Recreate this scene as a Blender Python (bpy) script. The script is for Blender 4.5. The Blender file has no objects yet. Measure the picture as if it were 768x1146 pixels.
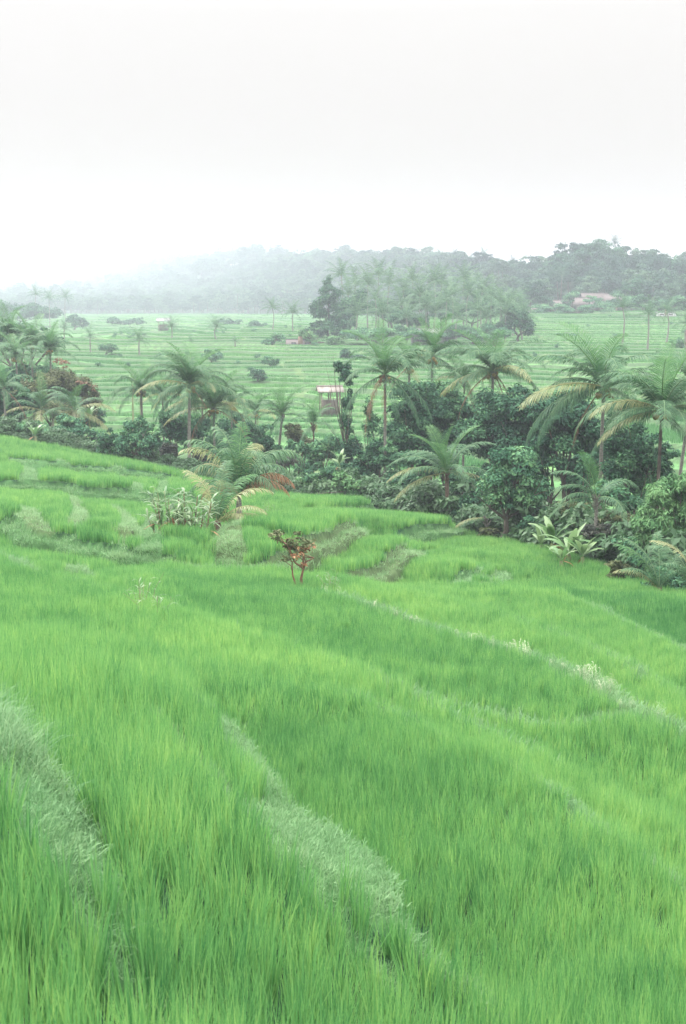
import bpy, math, random
import numpy as np
from mathutils import Vector, Matrix
PI = math.pi
SC = bpy.context.scene
COL = SC.collection

# ------------------------------------------------------------------ camera, sky, sun, exposure
PITCH = math.radians(9.03)
FPX = 1592.0
cam_d = bpy.data.cameras.new("camera")
cam_d.sensor_fit = 'VERTICAL'; cam_d.sensor_height = 36.0; cam_d.sensor_width = 24.0
cam_d.lens = 50.0
cam_d.clip_start = 0.1; cam_d.clip_end = 12000
cam_d.dof.use_dof = True; cam_d.dof.focus_distance = 45.0; cam_d.dof.aperture_fstop = 8.0
cam = bpy.data.objects.new("camera", cam_d); COL.objects.link(cam)
cam.location = (0, 0, 0); cam.rotation_euler = (PI/2 - PITCH, 0, 0)
SC.camera = cam

SUN_EL, SUN_AZ = 52.0, -50.0        # degrees; azimuth measured from +Y towards +X
world = bpy.data.worlds.new("World"); SC.world = world; world.use_nodes = True
wn, wl = world.node_tree.nodes, world.node_tree.links
wn.clear()
wout = wn.new('ShaderNodeOutputWorld'); wadd = wn.new('ShaderNodeMixShader'); wadd.inputs[0].default_value = 0.93
sky = wn.new('ShaderNodeTexSky'); sky.sky_type = 'NISHITA'; sky.sun_disc = False
sky.sun_elevation = math.radians(SUN_EL); sky.sun_rotation = math.radians(SUN_AZ)
sky.dust_density = 0.5
b1 = wn.new('ShaderNodeBackground'); b1.inputs[1].default_value = 0.05
wl.new(sky.outputs[0], b1.inputs[0])
# the closed cloud deck: brighter overhead than at the horizon, as overcast skies are
tc = wn.new('ShaderNodeTexCoord'); sep = wn.new('ShaderNodeSeparateXYZ'); wl.new(tc.outputs['Generated'], sep.inputs[0])
mr = wn.new('ShaderNodeMapRange'); mr.inputs[1].default_value = 0.0; mr.inputs[2].default_value = 1.0
mr.inputs[3].default_value = 0.0; mr.inputs[4].default_value = 1.0
wl.new(sep.outputs[2], mr.inputs[0])
cr = wn.new('ShaderNodeValToRGB')
cr.color_ramp.elements[0].position = 0.0; cr.color_ramp.elements[0].color = (0.175, 0.152, 0.140, 1)
cr.color_ramp.elements[1].position = 1.0; cr.color_ramp.elements[1].color = (1.95, 1.95, 1.93, 1)
e = cr.color_ramp.elements.new(0.18); e.color = (0.276, 0.262, 0.248, 1)
e = cr.color_ramp.elements.new(0.45); e.color = (0.85, 0.85, 0.84, 1)
wl.new(mr.outputs[0], cr.inputs[0])
nz = wn.new('ShaderNodeTexNoise'); nz.inputs['Scale'].default_value = 2.2; nz.inputs['Detail'].default_value = 4
mp = wn.new('ShaderNodeMapping'); mp.inputs['Scale'].default_value = (1, 1, 3.0)
wl.new(tc.outputs['Generated'], mp.inputs[0]); wl.new(mp.outputs[0], nz.inputs['Vector'])
nr = wn.new('ShaderNodeMapRange'); nr.inputs[1].default_value = 0.3; nr.inputs[2].default_value = 0.7
nr.inputs[3].default_value = 0.985; nr.inputs[4].default_value = 1.015
wl.new(nz.outputs[0], nr.inputs[0])
vm = wn.new('ShaderNodeVectorMath'); vm.operation = 'SCALE'
wl.new(cr.outputs[0], vm.inputs[0]); wl.new(nr.outputs[0], vm.inputs['Scale'])
b2 = wn.new('ShaderNodeBackground'); b2.inputs[1].default_value = 1.17
wl.new(vm.outputs[0], b2.inputs[0])
wl.new(b1.outputs[0], wadd.inputs[1]); wl.new(b2.outputs[0], wadd.inputs[2]); wl.new(wadd.outputs[0], wout.inputs[0])

sun_d = bpy.data.lights.new("sun", 'SUN'); sun_d.energy = 1.4; sun_d.angle = math.radians(25); sun_d.color = (1.0, 0.97, 0.92)
sun = bpy.data.objects.new("sun", sun_d); COL.objects.link(sun)
sd = Vector((math.sin(math.radians(SUN_AZ))*math.cos(math.radians(SUN_EL)),
             math.cos(math.radians(SUN_AZ))*math.cos(math.radians(SUN_EL)), math.sin(math.radians(SUN_EL))))
sun.rotation_euler = sd.to_track_quat('Z', 'Y').to_euler()
sun.location = sd*200

SC.view_settings.view_transform = 'Standard'; SC.view_settings.look = 'None'
SC.view_settings.gamma = 1.0; SC.view_settings.use_curve_mapping = False
SC.view_settings.exposure = 1.5
SC.cycles.volume_bounces = 3

# ------------------------------------------------------------------ helpers: maths
def P(px, py, Y):
    """world point at forward distance Y seen at photograph pixel (px, py)"""
    dx = (px-384)/FPX; dz = (573-py)/FPX
    d = np.array([dx, math.cos(PITCH)+dz*math.sin(PITCH), -math.sin(PITCH)+dz*math.cos(PITCH)])
    return d*(Y/d[1])

def mpp(Y): return Y/FPX*1.01     # metres per photograph pixel at distance Y

class TPS:
    def __init__(s, pts, z, lam=1e-4):
        s.p = np.asarray(pts, float); n = len(s.p)
        K = s.k(s.p, s.p) + lam*np.eye(n)
        Q = np.hstack([np.ones((n, 1)), s.p])
        A = np.zeros((n+3, n+3)); A[:n, :n] = K; A[:n, n:] = Q; A[n:, :n] = Q.T
        s.w = np.linalg.solve(A, np.concatenate([z, np.zeros(3)]))
    def k(s, a, b):
        r2 = ((a[:, None, :]-b[None, :, :])**2).sum(2)
        return 0.5*r2*np.log(r2+1e-12)
    def __call__(s, q):
        out = np.empty(len(q))
        for i in range(0, len(q), 20000):
            c = q[i:i+20000]
            out[i:i+20000] = s.k(c, s.p)@s.w[:-3] + s.w[-3] + c@s.w[-2:]
        return out

def smooth(a, b, x):
    t = np.clip((x-a)/(b-a), 0, 1); return t*t*(3-2*t)

def hsh(i, j, s=0):
    n = (np.asarray(i).astype(np.int64)*374761393 + np.asarray(j).astype(np.int64)*668265263 + s*1442695041) & 0x7fffffff
    n = ((n ^ (n >> 13))*1274126177) & 0x7fffffff
    n = (n ^ (n >> 16)) & 0xffffff
    return n/float(0xffffff)

def vnoise(x, y, s=0):
    xi = np.floor(x); yi = np.floor(y); fx = x-xi; fy = y-yi
    fx = fx*fx*(3-2*fx); fy = fy*fy*(3-2*fy)
    a = hsh(xi, yi, s); b = hsh(xi+1, yi, s); c = hsh(xi, yi+1, s); d = hsh(xi+1, yi+1, s)
    return (a*(1-fx)+b*fx)*(1-fy)+(c*(1-fx)+d*fx)*fy     # 0..1

def fnoise(x, y, s=0, o=3):
    t = 0; a = 0.5; f = 1; n = 0
    for k in range(o):
        t = t+a*vnoise(x*f, y*f, s+k*17); n += a; a *= 0.5; f *= 2.03
    return t/n

def warp(x, y): return np.stack([np.clip(x/(y+15.0), -0.85, 0.85), np.log(np.maximum(y, -12)+15.0)], 1)

# ------------------------------------------------------------------ the lie of the land
near_px = [  # pixel x, pixel y, distance
 (384,1146,7.0),(384,1000,9.6),(384,900,13.5),(384,800,20.5),(384,720,29.5),(384,660,41),(384,620,53),(384,590,67),(384,570,82),
 (0,1146,5.0),(0,1000,6.3),(0,900,8.6),(0,800,13),(0,720,21),(0,660,32),(0,640,37),(0,600,50),(0,560,66),(0,520,86),(0,490,105),
 (768,1146,8.6),(768,1000,12.2),(768,900,17),(768,800,25),(768,720,37),(768,670,50),
 (190,1146,6.0),(190,900,11),(190,800,16.5),(190,720,25),(190,660,35.5),(190,600,55),(190,560,75),(190,530,95),
 (576,1000,10.8),(576,900,15.2),(576,800,22.5),(576,720,32.5),(576,660,45),(576,610,66),
 (-300,700,18),(-300,900,7.4),(-300,560,55),(-300,490,95),(1068,800,26),(1068,1000,14),(1068,690,42),(1500,760,34)]
pp = [P(*c) for c in near_px] + [np.array(c) for c in
     [(0,0,-1.75),(-4,1,-1.2),(4,0,-3.0),(0,-6,-1.2),(-10,-4,-0.2),(8,-4,-4.2),(-14,6,-0.8),(14,4,-6.2)]]
pp = np.array(pp)
NEAR = TPS(warp(pp[:, 0], pp[:, 1]), pp[:, 2], 1e-3)
tl_px = [(-400,480,100),(-150,485,104),(0,490,105),(100,515,100),(210,530,93),(350,560,86),(480,582,77),(580,608,68),(680,645,57),(768,670,50),(900,700,44),(1200,740,38)]
tl = np.array([P(*c) for c in tl_px]); TLA = tl[:, 0]/tl[:, 1]; TLY = tl[:, 1]
def y_tree(x, y): return np.interp(x/np.maximum(y, 1), TLA, TLY)

far_px = [(-300,500,150),(-300,450,195),(-300,400,300),(-300,352,1100),(100,500,155),(100,450,195),(100,400,290),(100,370,560),(100,353,1000),
 (330,500,150),(330,450,190),(330,410,250),(330,385,310),(330,365,470),(330,353,780),
 (600,500,140),(600,450,180),(600,415,230),(600,390,290),(600,365,370),(600,352,440),
 (768,500,130),(768,450,170),(768,415,220),(768,390,280),(768,365,350),(768,352,420),(1100,500,130),(1100,415,220),(1100,352,420)]
fp = np.array([P(*c) for c in far_px])
FAR = TPS(warp(fp[:, 0], fp[:, 1]), fp[:, 2], 1e-3)
# crest of the wooded ridge: pixel x, pixel y of its ground, distance
rg_px = [(-500,335,4800),(-200,332,4800),(0,326,4700),(120,311,2800),(200,300,2000),(300,297,1450),(400,297,1100),(480,302,880),(560,320,640),(610,320,600),(670,304,560),(720,312,560),(768,318,560),(1000,310,560),(1400,320,560)]
rg = np.array([P(*c) for c in rg_px]); RGA = rg[:, 0]/rg[:, 1]; RGY = rg[:, 1]; RGZ = rg[:, 2]
def fyf(a): return np.interp(a, [-.24, -.1, 0, .06, .14, .24], [1100, 1000, 740, 540, 460, 460])

def base_near(x, y): return NEAR(warp(x, y))
def far_smooth(x, y):
    a = x/np.maximum(y, 1)
    ry = np.interp(a, RGA, RGY); rz = np.interp(a, RGA, RGZ)
    FY = fyf(a)
    xf = np.where(y > FY, a*FY, x)
    zf = FAR(warp(xf, np.minimum(y, FY)))
    t = smooth(0, 1, np.clip((y-FY)/(ry-FY), 0, 1))
    z = zf*(1-t)+rz*t
    return z - np.maximum(y-ry, 0)*0.012
def far_levels(x, y):
    """terrace number with its fraction, for the far rice fields"""
    s = far_smooth(x, y) + 1.1*(fnoise(x/45, y/60, 5)-0.5) + 0.35*(fnoise(x/14, y/20, 6)-0.5)
    q = (s+30 + 0.022*(y-150))/0.42
    return q
def base_far(x, y):
    s = far_smooth(x, y)
    q = far_levels(x, y); k = np.floor(q); f = q-k
    st = (smooth(0.0, 0.16, f) - f)*0.75
    m = (1-smooth(-40, 20, y-fyf(x/np.maximum(y, 1))))
    return s + st*m

def hit(px, py):
    Y = np.geomspace(3.0, 130, 1500)
    p = np.array([P(px, py, 1.0)*v for v in Y])
    d = p[:, 2]-base_near(p[:, 0], p[:, 1])
    k = np.argmax(d < 0) if (d < 0).any() else len(Y)-1
    return p[k]

# bunds: pixels, half width, drop, side (1 = ground falls on the left of the line of travel), ridge, kind
bunds_px = [
 ([(-110,800),(-50,860),(-8,905),(22,960),(50,1020),(78,1075),(140,1150),(230,1230)], [.02,.05,.13,.15,.12,.07,.03,.03], .38, 1, .05, 'wispy'),
 ([(160,770),(207,822),(242,862),(275,905),(305,950),(350,985),(378,1035),(425,1085),(530,1140),(660,1215)], [.02,.03,.08,.11,.05,.36,.34,.05,.03,.03], .95, 1, .05, 'turf'),
 ([(345,672),(400,690),(440,705),(490,725),(540,742),(600,762),(650,785),(685,808),(720,822),(768,842),(860,880)], .22, .50, 1, .05, 'flower'),
 ([(440,772),(500,790),(548,804),(600,822),(650,828),(690,822)], .12, .12, 1, .02, 'turf'),
 ([(-60,640),(60,660),(150,688),(250,722),(350,755),(450,795),(560,842),(660,890),(768,945),(860,1000)], .07, .45, 1, .0, 'turf'),
 ([(330,790),(420,822),(500,860),(580,900),(640,940),(700,972),(768,1010),(860,1070)], .06, .50, 1, .02, 'turf'),
 ([(-60,700),(20,730),(90,775),(150,830),(200,890),(260,960),(330,1040),(430,1130)], .05, .12, 1, .0, 'turf'),
 ([(480,622),(540,640),(600,662),(680,698),(768,742),(850,790)], .10, .50, 1, .02, 'turf'),
 ([(360,650),(440,668),(520,690),(600,715),(700,760),(768,790),(850,830)], .07, .40, 1, .0, 'turf'),
 # bowl of small paddies in the middle
 ([(268,642),(306,641),(345,632),(378,621),(398,608),(396,600),(380,592)], .24, .55, -1, .08, 'earth'),
 ([(350,641),(383,641),(421,634),(452,622),(460,611)], .26, .5, -1, .08, 'earth'),
 ([(500,643),(530,641),(546,635),(550,628)], .34, .45, -1, .05, 'turf'),
 ([(500,645),(540,648),(575,650)], .25, .2, -1, .05, 'turf'),
 ([(350,578),(380,578),(405,576),(424,571)], .30, .5, -1, .05, 'turf'),
 ([(425,600),(455,600),(485,598),(508,592)], .30, .5, -1, .05, 'turf'),
 ([(455,612),(480,608),(520,615)], .22, .1, -1, .05, 'turf'),
 ([(268,642),(262,625),(268,605),(285,590),(310,580),(350,577)], .3, .2, 1, .06, 'earth'),
 # small paddies on the left
 ([(-30,545),(0,547),(30,547),(82,548),(95,556),(142,556),(155,560),(182,560),(200,563),(230,562)], .24, .45, -1, .06, 'turf'),
 ([(-30,598),(0,600),(18,596),(36,612),(74,612),(92,619),(130,622),(150,628),(178,632),(230,640)], .26, .45, -1, .08, 'turf'),
 ([(72,556),(80,568),(86,583),(85,598),(82,612)], .22, .45, 1, .12, 'earth'),
 ([(114,562),(132,575),(141,590),(141,605),(138,622)], .22, .45, 1, .12, 'earth'),
 ([(10,575),(20,586),(30,598),(40,612)], .24, .3, 1, .08, 'earth'),
 ([(60,520),(85,530),(92,545)], .22, .2, 1, .05, 'turf'),
 ([(28,520),(32,535),(28,547)], .3, .2, 1, .05, 'turf'),
 ([(128,528),(150,545),(152,560)], .22, .2, 1, .05, 'turf'),
 ([(0,515),(25,516),(40,522),(110,527),(170,533),(215,540)], .24, .3, -1, .05, 'turf'),
 ([(180,560),(188,548),(184,538)], .22, .1, 1, .05, 'turf'),
 ([(-20,622),(10,636),(32,648),(60,655)], .20, .3, 1, .06, 'turf'),
 ([(66,626),(78,636),(88,646)], .22, .3, 1, .06, 'earth'),
 ([(178,632),(176,612),(168,592),(176,575)], .18, .1, 1, .05, 'turf'),
]
bunds_px = [(p_, h_, d_*(1.9 if s_ == -1 else 1.0), s_, r_, q_) for k_, (p_, h_, d_, s_, r_, q_) in enumerate(bunds_px)]
BUNDS = []
for pl, hw, drop, side, ridge, kind in bunds_px:
    w0 = np.array([hit(*p)[:2] for p in pl]); ar = np.concatenate([[0], np.cumsum(np.hypot(*np.diff(w0, axis=0).T))])
    if isinstance(hw, list): hw = (ar, np.array(hw))
    w = np.array([hit(*p)[:2] for p in pl])
    # smooth subdivision of the line
    for _ in range(2):
        q = np.empty((2*len(w)-2, 2)); q[0::2] = .75*w[:-1]+.25*w[1:]; q[1::2] = .25*w[:-1]+.75*w[1:]
        w = np.vstack([w[:1], q, w[-1:]])
    BUNDS.append((w, hw, drop, side, ridge, kind))

def line_dist(w, x, y):
    """signed distance (left positive), arclength"""
    best = np.full(len(x), 1e9); sg = np.ones(len(x)); arc = np.zeros(len(x)); acc = 0
    for a, b in zip(w[:-1], w[1:]):
        d = b-a; L = math.hypot(*d)
        if L < 1e-6: continue
        t = np.clip(((x-a[0])*d[0]+(y-a[1])*d[1])/L**2, 0, 1)
        ex = x-a[0]-t*d[0]; ey = y-a[1]-t*d[1]
        r = np.hypot(ex, ey); m = r < best
        best[m] = r[m]; arc[m] = (acc+t*L)[m]
        c = d[0]*(y-a[1])-d[1]*(x-a[0]); sg[m] = np.sign(c+1e-12)[m]
        acc += L
    return best*sg, arc, acc

def bund_fields(x, y, heights=True):
    """height added by the bunds, mask 0..1 of no rice, bund kind"""
    dz = np.zeros(len(x)); bare = np.zeros(len(x)); kind = np.zeros(len(x), int)
    kk = {'turf': 1, 'earth': 2, 'wispy': 3, 'flower': 4}
    for w, hw, drop, side, ridge, kd in BUNDS:
        R = 7.0
        m = (x > w[:, 0].min()-R) & (x < w[:, 0].max()+R) & (y > w[:, 1].min()-R) & (y < w[:, 1].max()+R)
        idx = np.nonzero(m)[0]
        if len(idx) == 0: continue
        xs, ys = x[idx], y[idx]
        d, arc, L = line_dist(w, xs, ys)
        if isinstance(hw, tuple): hw = np.interp(arc, hw[0], hw[1])
        hwv = hw*(0.8+0.4*fnoise(xs/.8, ys/.8, 9)) if side < 0 else hw*(0.65+0.8*fnoise(xs/.8, ys/.8, 9))
        d = d*side + 0.10*(fnoise(xs/0.6, ys/0.6, 3)-.5)
        ad = np.abs(d)
        tap = smooth(0, min(2.0, L*.25), arc)*smooth(0, min(2.0, L*.25), L-arc)
        if side < 0:
            st = drop*(0.5-.42*smooth(0, .10, d)-.58*smooth(2*hwv, 2*hwv+.16, d))*np.exp(-(ad/6.0)**2)
        else: st = drop*(0.5-smooth(hwv*0.8, hwv*0.8+0.30, d))*np.exp(-(ad/2.6)**2)
        dz[idx] += st*tap + (ridge*np.exp(-(ad/(hwv+.05))**4) if side > 0 else ridge*np.exp(-((d-hwv)/(hwv+.03))**4))
        inb = smooth(hwv+0.10, hwv-0.02, ad) if side > 0 else smooth(-.03, .03, d)*smooth(2*hwv+.24, 2*hwv+.12, d)
        if side > 0: inb = np.maximum(inb, smooth(hwv*2.0+.28, hwv*2.0+.10, d)*(d > 0)*0.9*(np.asarray(hw) > .085))
        kb = (inb > bare[idx]) & (inb > .3)
        kind[idx[kb]] = kk[kd]
        bare[idx] = np.maximum(bare[idx], inb)
    return dz, bare, kind

def ground_full(x, y):
    x = np.asarray(x, float); y = np.asarray(y, float)
    yt = y_tree(x, y); d = y-yt
    z = np.empty(len(x)); bare = np.zeros(len(x)); kind = np.zeros(len(x), int)
    nm = d < 42
    zn = base_near(x[nm], np.minimum(y[nm], yt[nm]+8)) 
    zn = zn - 6.5*smooth(1, 24, d[nm])
    zn += 0.10*(fnoise(x[nm]/3.0, y[nm]/3.0, 21)-.5)
    b, br, kd = bund_fields(x[nm], y[nm])
    z[nm] = zn+b; bare[nm] = br; kind[nm] = kd
    fm = d > 12
    zf = base_far(x[fm], y[fm])
    t = smooth(16, 40, d[fm])
    zz = np.zeros(len(x)); zz[fm] = zf
    tt = np.zeros(len(x)); tt[fm] = t
    z = np.where(nm, z, 0)*(1-tt) + zz*tt
    return z, bare, kind, d
def gz(x, y): return float(ground_full([x], [y])[0][0])

# ------------------------------------------------------------------ helpers: objects and materials
def tag(o, label=None, cat=None, group=None, kind=None):
    if label: o['label'] = label
    if cat: o['category'] = cat
    if group: o['group'] = group
    if kind: o['kind'] = kind
    return o

def empty(name, loc, label, cat, group=None, rz=0):
    o = bpy.data.objects.new(name, None); COL.objects.link(o)
    o.location = [float(v) for v in loc]; o.rotation_euler = (0, 0, rz)
    return tag(o, label, cat, group)

def npmesh(name, v, f, mats, attr=None, fmat=None, smoothed=True):
    """v (n,3), f (m,4) quads (or (m,3)), attr per vertex float 'v'"""
    v = np.asarray(v, np.float32); f = np.asarray(f, np.int32)
    me = bpy.data.meshes.new(name); k = f.shape[1] if len(f) else 4
    me.vertices.add(len(v)); me.vertices.foreach_set('co', v.ravel())
    if len(f):
        me.loops.add(f.size); me.loops.foreach_set('vertex_index', f.ravel())
        me.polygons.add(len(f)); me.polygons.foreach_set('loop_start', np.arange(0, f.size, k, dtype=np.int32))
        me.polygons.foreach_set('loop_total', np.full(len(f), k, np.int32))
    if attr is not None:
        for an, av in attr.items():
            av = np.asarray(av, np.float32)
            if av.ndim == 2 and av.shape[1] == 3:
                a = me.attributes.new(an, 'FLOAT_VECTOR', 'POINT'); a.data.foreach_set('vector', av.ravel())
            elif av.ndim == 2:
                a = me.attributes.new(an, 'FLOAT_COLOR', 'POINT'); a.data.foreach_set('color', av.ravel())
            else:
                a = me.attributes.new(an, 'FLOAT', 'POINT'); a.data.foreach_set('value', av)
    for m in (mats if isinstance(mats, (list, tuple)) else [mats]): me.materials.append(m)
    if fmat is not None and len(f): me.polygons.foreach_set('material_index', np.asarray(fmat, np.int32))
    me.update(calc_edges=True)
    if smoothed and len(f): me.polygons.foreach_set('use_smooth', np.ones(len(f), bool))
    me.validate()
    return me

def mobj(name, me, parent=None, loc=(0, 0, 0), rot=(0, 0, 0), scl=(1, 1, 1)):
    o = bpy.data.objects.new(name, me); COL.objects.link(o)
    o.location = loc; o.rotation_euler = rot; o.scale = scl
    if parent is not None: o.parent = parent
    return o

class Acc:
    def __init__(s): s.v = []; s.f = []; s.a = []; s.m = []; s.n = 0
    def add(s, v, f, a=0.5, m=0):
        v = np.asarray(v, float); f = np.asarray(f, int)
        s.v.append(v); s.f.append(f+s.n); s.n += len(v)
        s.a.append(np.full(len(v), a) if np.isscalar(a) else np.asarray(a)); s.m.append(np.full(len(f), m))
    def mesh(s, name, mats, smoothed=True):
        if not s.v: return npmesh(name, np.zeros((0, 3)), np.zeros((0, 4)), mats)
        return npmesh(name, np.vstack(s.v), np.vstack(s.f), mats, {'v': np.concatenate(s.a)}, np.concatenate(s.m), smoothed)
    def tube(s, pts, rad, n=7, a=0.5, m=0, rough=0.0, rng=None):
        pts = [Vector([float(c) for c in p]) for p in pts]; V = []; up = Vector((0.13, 0.2, 1)).normalized()
        for i, p in enumerate(pts):
            t = (pts[min(i+1, len(pts)-1)]-pts[max(i-1, 0)]).normalized()
            x = t.cross(Vector((1, 0.1, 0)) if abs(t.z) > .8 else up).normalized(); y = t.cross(x)
            r = rad[i] if hasattr(rad, '__len__') else rad
            for k in range(n):
                q = 2*PI*k/n; rr = r*(1+(rng.uniform(-rough, rough) if rng and rough else 0))
                V.append(p+x*math.cos(q)*rr+y*math.sin(q)*rr)
        F = []
        for i in range(len(pts)-1):
            for k in range(n): F.append((i*n+k, i*n+(k+1) % n, (i+1)*n+(k+1) % n, (i+1)*n+k))
        c = len(V); V.append(pts[-1]); 
        for k in range(n): F.append((c, c, (len(pts)-1)*n+k, (len(pts)-1)*n+(k+1) % n))
        # degenerate quads are avoided: cap as tiny quads
        F = [q for q in F if q[0] != q[1]]
        V = V[:-1]
        s.add([tuple(p) for p in V], F, a, m)
    def box(s, c, d, a=.5, m=0, rz=0):
        x, y, z = [v/2 for v in d]
        V = [(-x,-y,-z),(x,-y,-z),(x,y,-z),(-x,y,-z),(-x,-y,z),(x,-y,z),(x,y,z),(-x,y,z)]
        cs, sn = math.cos(rz), math.sin(rz)
        V = [(c[0]+p[0]*cs-p[1]*sn, c[1]+p[0]*sn+p[1]*cs, c[2]+p[2]) for p in V]
        s.add(V, [(0,3,2,1),(4,5,6,7),(0,1,5,4),(1,2,6,5),(2,3,7,6),(3,0,4,7)], a, m)

def newmat(name):
    m = bpy.data.materials.new(name); m.use_nodes = True
    return m, m.node_tree.nodes, m.node_tree.links, m.node_tree.nodes['Principled BSDF']

def ramp(n, l, src, stops):
    r = n.new('ShaderNodeValToRGB'); el = r.color_ramp.elements
    el[0].position = stops[0][0]; el[0].color = (*stops[0][1], 1)
    el[1].position = stops[-1][0]; el[1].color = (*stops[-1][1], 1)
    for p, c in stops[1:-1]: x = el.new(p); x.color = (*c, 1)
    if src is not None: l.new(src, r.inputs[0])
    return r

def leafmat(name, c0, c1, c2, trans=0.3, rough=0.5, inst=False, spec=0.3, tintattr=None, hue_noise=0.0):
    """foliage: per leaf value 'v' runs through c0..c2; part of the light passes through"""
    m, n, l, b = newmat(name)
    a = n.new('ShaderNodeAttribute'); a.attribute_name = 'v'; a.attribute_type = 'GEOMETRY'
    val = a.outputs['Fac']
    if inst:
        t = n.new('ShaderNodeAttribute'); t.attribute_name = 'tint'; t.attribute_type = 'INSTANCER'
        ad = n.new('ShaderNodeMath'); ad.operation = 'MULTIPLY_ADD'; ad.inputs[1].default_value = 0.45
        l.new(val, ad.inputs[0])
        ml = n.new('ShaderNodeMath'); ml.operation = 'MULTIPLY'; ml.inputs[1].default_value = 0.55
        l.new(t.outputs['Fac'], ml.inputs[0]); l.new(ml.outputs[0], ad.inputs[2]); val = ad.outputs[0]
    r = ramp(n, l, val, [(0, c0), (.5, c1), (1, c2)])
    col = r.outputs[0]
    l.new(col, b.inputs['Base Color']); b.inputs['Roughness'].default_value = rough
    b.inputs['Specular IOR Level'].default_value = spec
    tr = n.new('ShaderNodeBsdfTranslucent'); l.new(col, tr.inputs[0])
    mx = n.new('ShaderNodeMixShader'); mx.inputs[0].default_value = trans
    l.new(b.outputs[0], mx.inputs[1]); l.new(tr.outputs[0], mx.inputs[2])
    l.new(mx.outputs[0], n['Material Output'].inputs[0])
    return m

def solidmat(name, c0, c1, scale=3.0, rough=0.8, stretch=(1, 1, 1), bump=0.0, detail=5):
    m, n, l, b = newmat(name)
    tcx = n.new('ShaderNodeTexCoord'); mpn = n.new('ShaderNodeMapping'); mpn.inputs['Scale'].default_value = stretch
    l.new(tcx.outputs['Object'], mpn.inputs[0])
    nz = n.new('ShaderNodeTexNoise'); nz.inputs['Scale'].default_value = scale; nz.inputs['Detail'].default_value = detail
    l.new(mpn.outputs[0], nz.inputs['Vector'])
    r = ramp(n, l, nz.outputs[0], [(.32, c0), (.68, c1)])
    l.new(r.outputs[0], b.inputs['Base Color']); b.inputs['Roughness'].default_value = rough
    if bump:
        bp = n.new('ShaderNodeBump'); bp.inputs['Strength'].default_value = bump; bp.inputs['Distance'].default_value = .05
        l.new(nz.outputs[0], bp.inputs['Height']); l.new(bp.outputs[0], b.inputs['Normal'])
    return m

M = {}
M['rice'] = leafmat('rice_leaf', (.022,.130,.048), (.148,.350,.108), (.385,.585,.170), .42, .45, inst=True, spec=.22)
M['ricefar'] = leafmat('rice_leaf_far', (.045,.145,.062), (.088,.225,.080), (.150,.305,.105), .3, .6, inst=True, spec=.2)
M['turf'] = leafmat('turf_grass', (.075,.185,.075), (.15,.285,.125), (.27,.40,.20), .3, .6, inst=True, spec=.2)
M['wispy'] = leafmat('pale_grass', (.075,.19,.085), (.14,.27,.12), (.25,.37,.19), .3, .6, inst=True, spec=.2)
M['seed'] = leafmat('seed_heads', (.14,.25,.10), (.22,.32,.16), (.36,.41,.27), .3, .6, inst=True, spec=.2)
M['weed'] = leafmat('weed_leaf', (.028,.080,.038), (.06,.130,.055), (.13,.20,.09), .3, .5, inst=True)
M['dark'] = leafmat('leaf_dark', (.010,.042,.025), (.036,.110,.060), (.110,.240,.105), .16, .6, spec=.10)
M['mid'] = leafmat('leaf_mid', (.022,.080,.048), (.066,.175,.090), (.170,.320,.140), .16, .6, spec=.10)
M['light'] = leafmat('leaf_light', (.040,.115,.050), (.100,.225,.090), (.210,.350,.150), .16, .6, spec=.10)
M['olive'] = leafmat('leaf_olive', (.045,.060,.030), (.090,.110,.050), (.170,.190,.090), .16, .6, spec=.10)
M['purple'] = leafmat('leaf_purple', (.030,.035,.032), (.060,.070,.055), (.110,.110,.085), .16, .6, spec=.10)
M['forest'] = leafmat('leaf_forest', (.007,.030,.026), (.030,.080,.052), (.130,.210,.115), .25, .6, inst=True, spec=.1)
M['flower'] = leafmat('red_blossom', (.12,.07,.045), (.19,.11,.065), (.30,.19,.12), .3, .6)
M['frond'] = leafmat('palm_leaflet', (.018,.062,.032), (.055,.140,.066), (.200,.300,.145), .28, .5, spec=.22)
M['frond_young'] = leafmat('palm_leaflet_young', (.030,.100,.040), (.070,.180,.066), (.150,.290,.100), .35, .5, spec=.22)
M['frond_pale'] = leafmat('palm_leaflet_yellowing', (.12,.17,.06), (.22,.25,.10), (.36,.34,.17), .32, .45, spec=.4)
M['frond_dead'] = leafmat('palm_leaflet_dead', (.10,.055,.035), (.19,.11,.065), (.30,.19,.12), .25, .7)
M['frond_orange'] = leafmat('palm_leaflet_orange', (.20,.08,.045), (.31,.14,.08), (.42,.24,.14), .25, .7)
M['banana'] = leafmat('banana_leaf', (.06,.15,.055), (.12,.24,.09), (.24,.34,.16), .35, .35, spec=.5)
M['pale_leaf'] = leafmat('pale_blade_leaf', (.07,.16,.065), (.14,.24,.11), (.25,.33,.18), .35, .4, spec=.5)
M['dry'] = leafmat('dry_leaf', (.17,.08,.04), (.28,.13,.065), (.38,.24,.13), .2, .7)
M['bark'] = solidmat('palm_bark', (.10,.092,.080), (.25,.235,.205), 6, .9, (1, 1, 6), .5)
M['bark_red'] = solidmat('palm_bark_red', (.09,.06,.045), (.19,.125,.095), 6, .9, (1, 1, 6), .5)
M['bark_dark'] = solidmat('tree_bark', (.045,.035,.028), (.13,.105,.085), 5, .9, (1, 1, .4), .5)
M['twig'] = solidmat('orange_twig', (.10,.055,.035), (.22,.115,.07), 9, .8)
M['stem'] = solidmat('banana_stem', (.12,.16,.07), (.26,.26,.13), 5, .6, (1, 1, .3))
M['coco'] = solidmat('coconut_husk', (.20,.17,.05), (.36,.24,.08), 8, .5)
M['wall'] = solidmat('plaster_wall', (.12,.11,.10), (.22,.20,.18), 1.5, .85)
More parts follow.
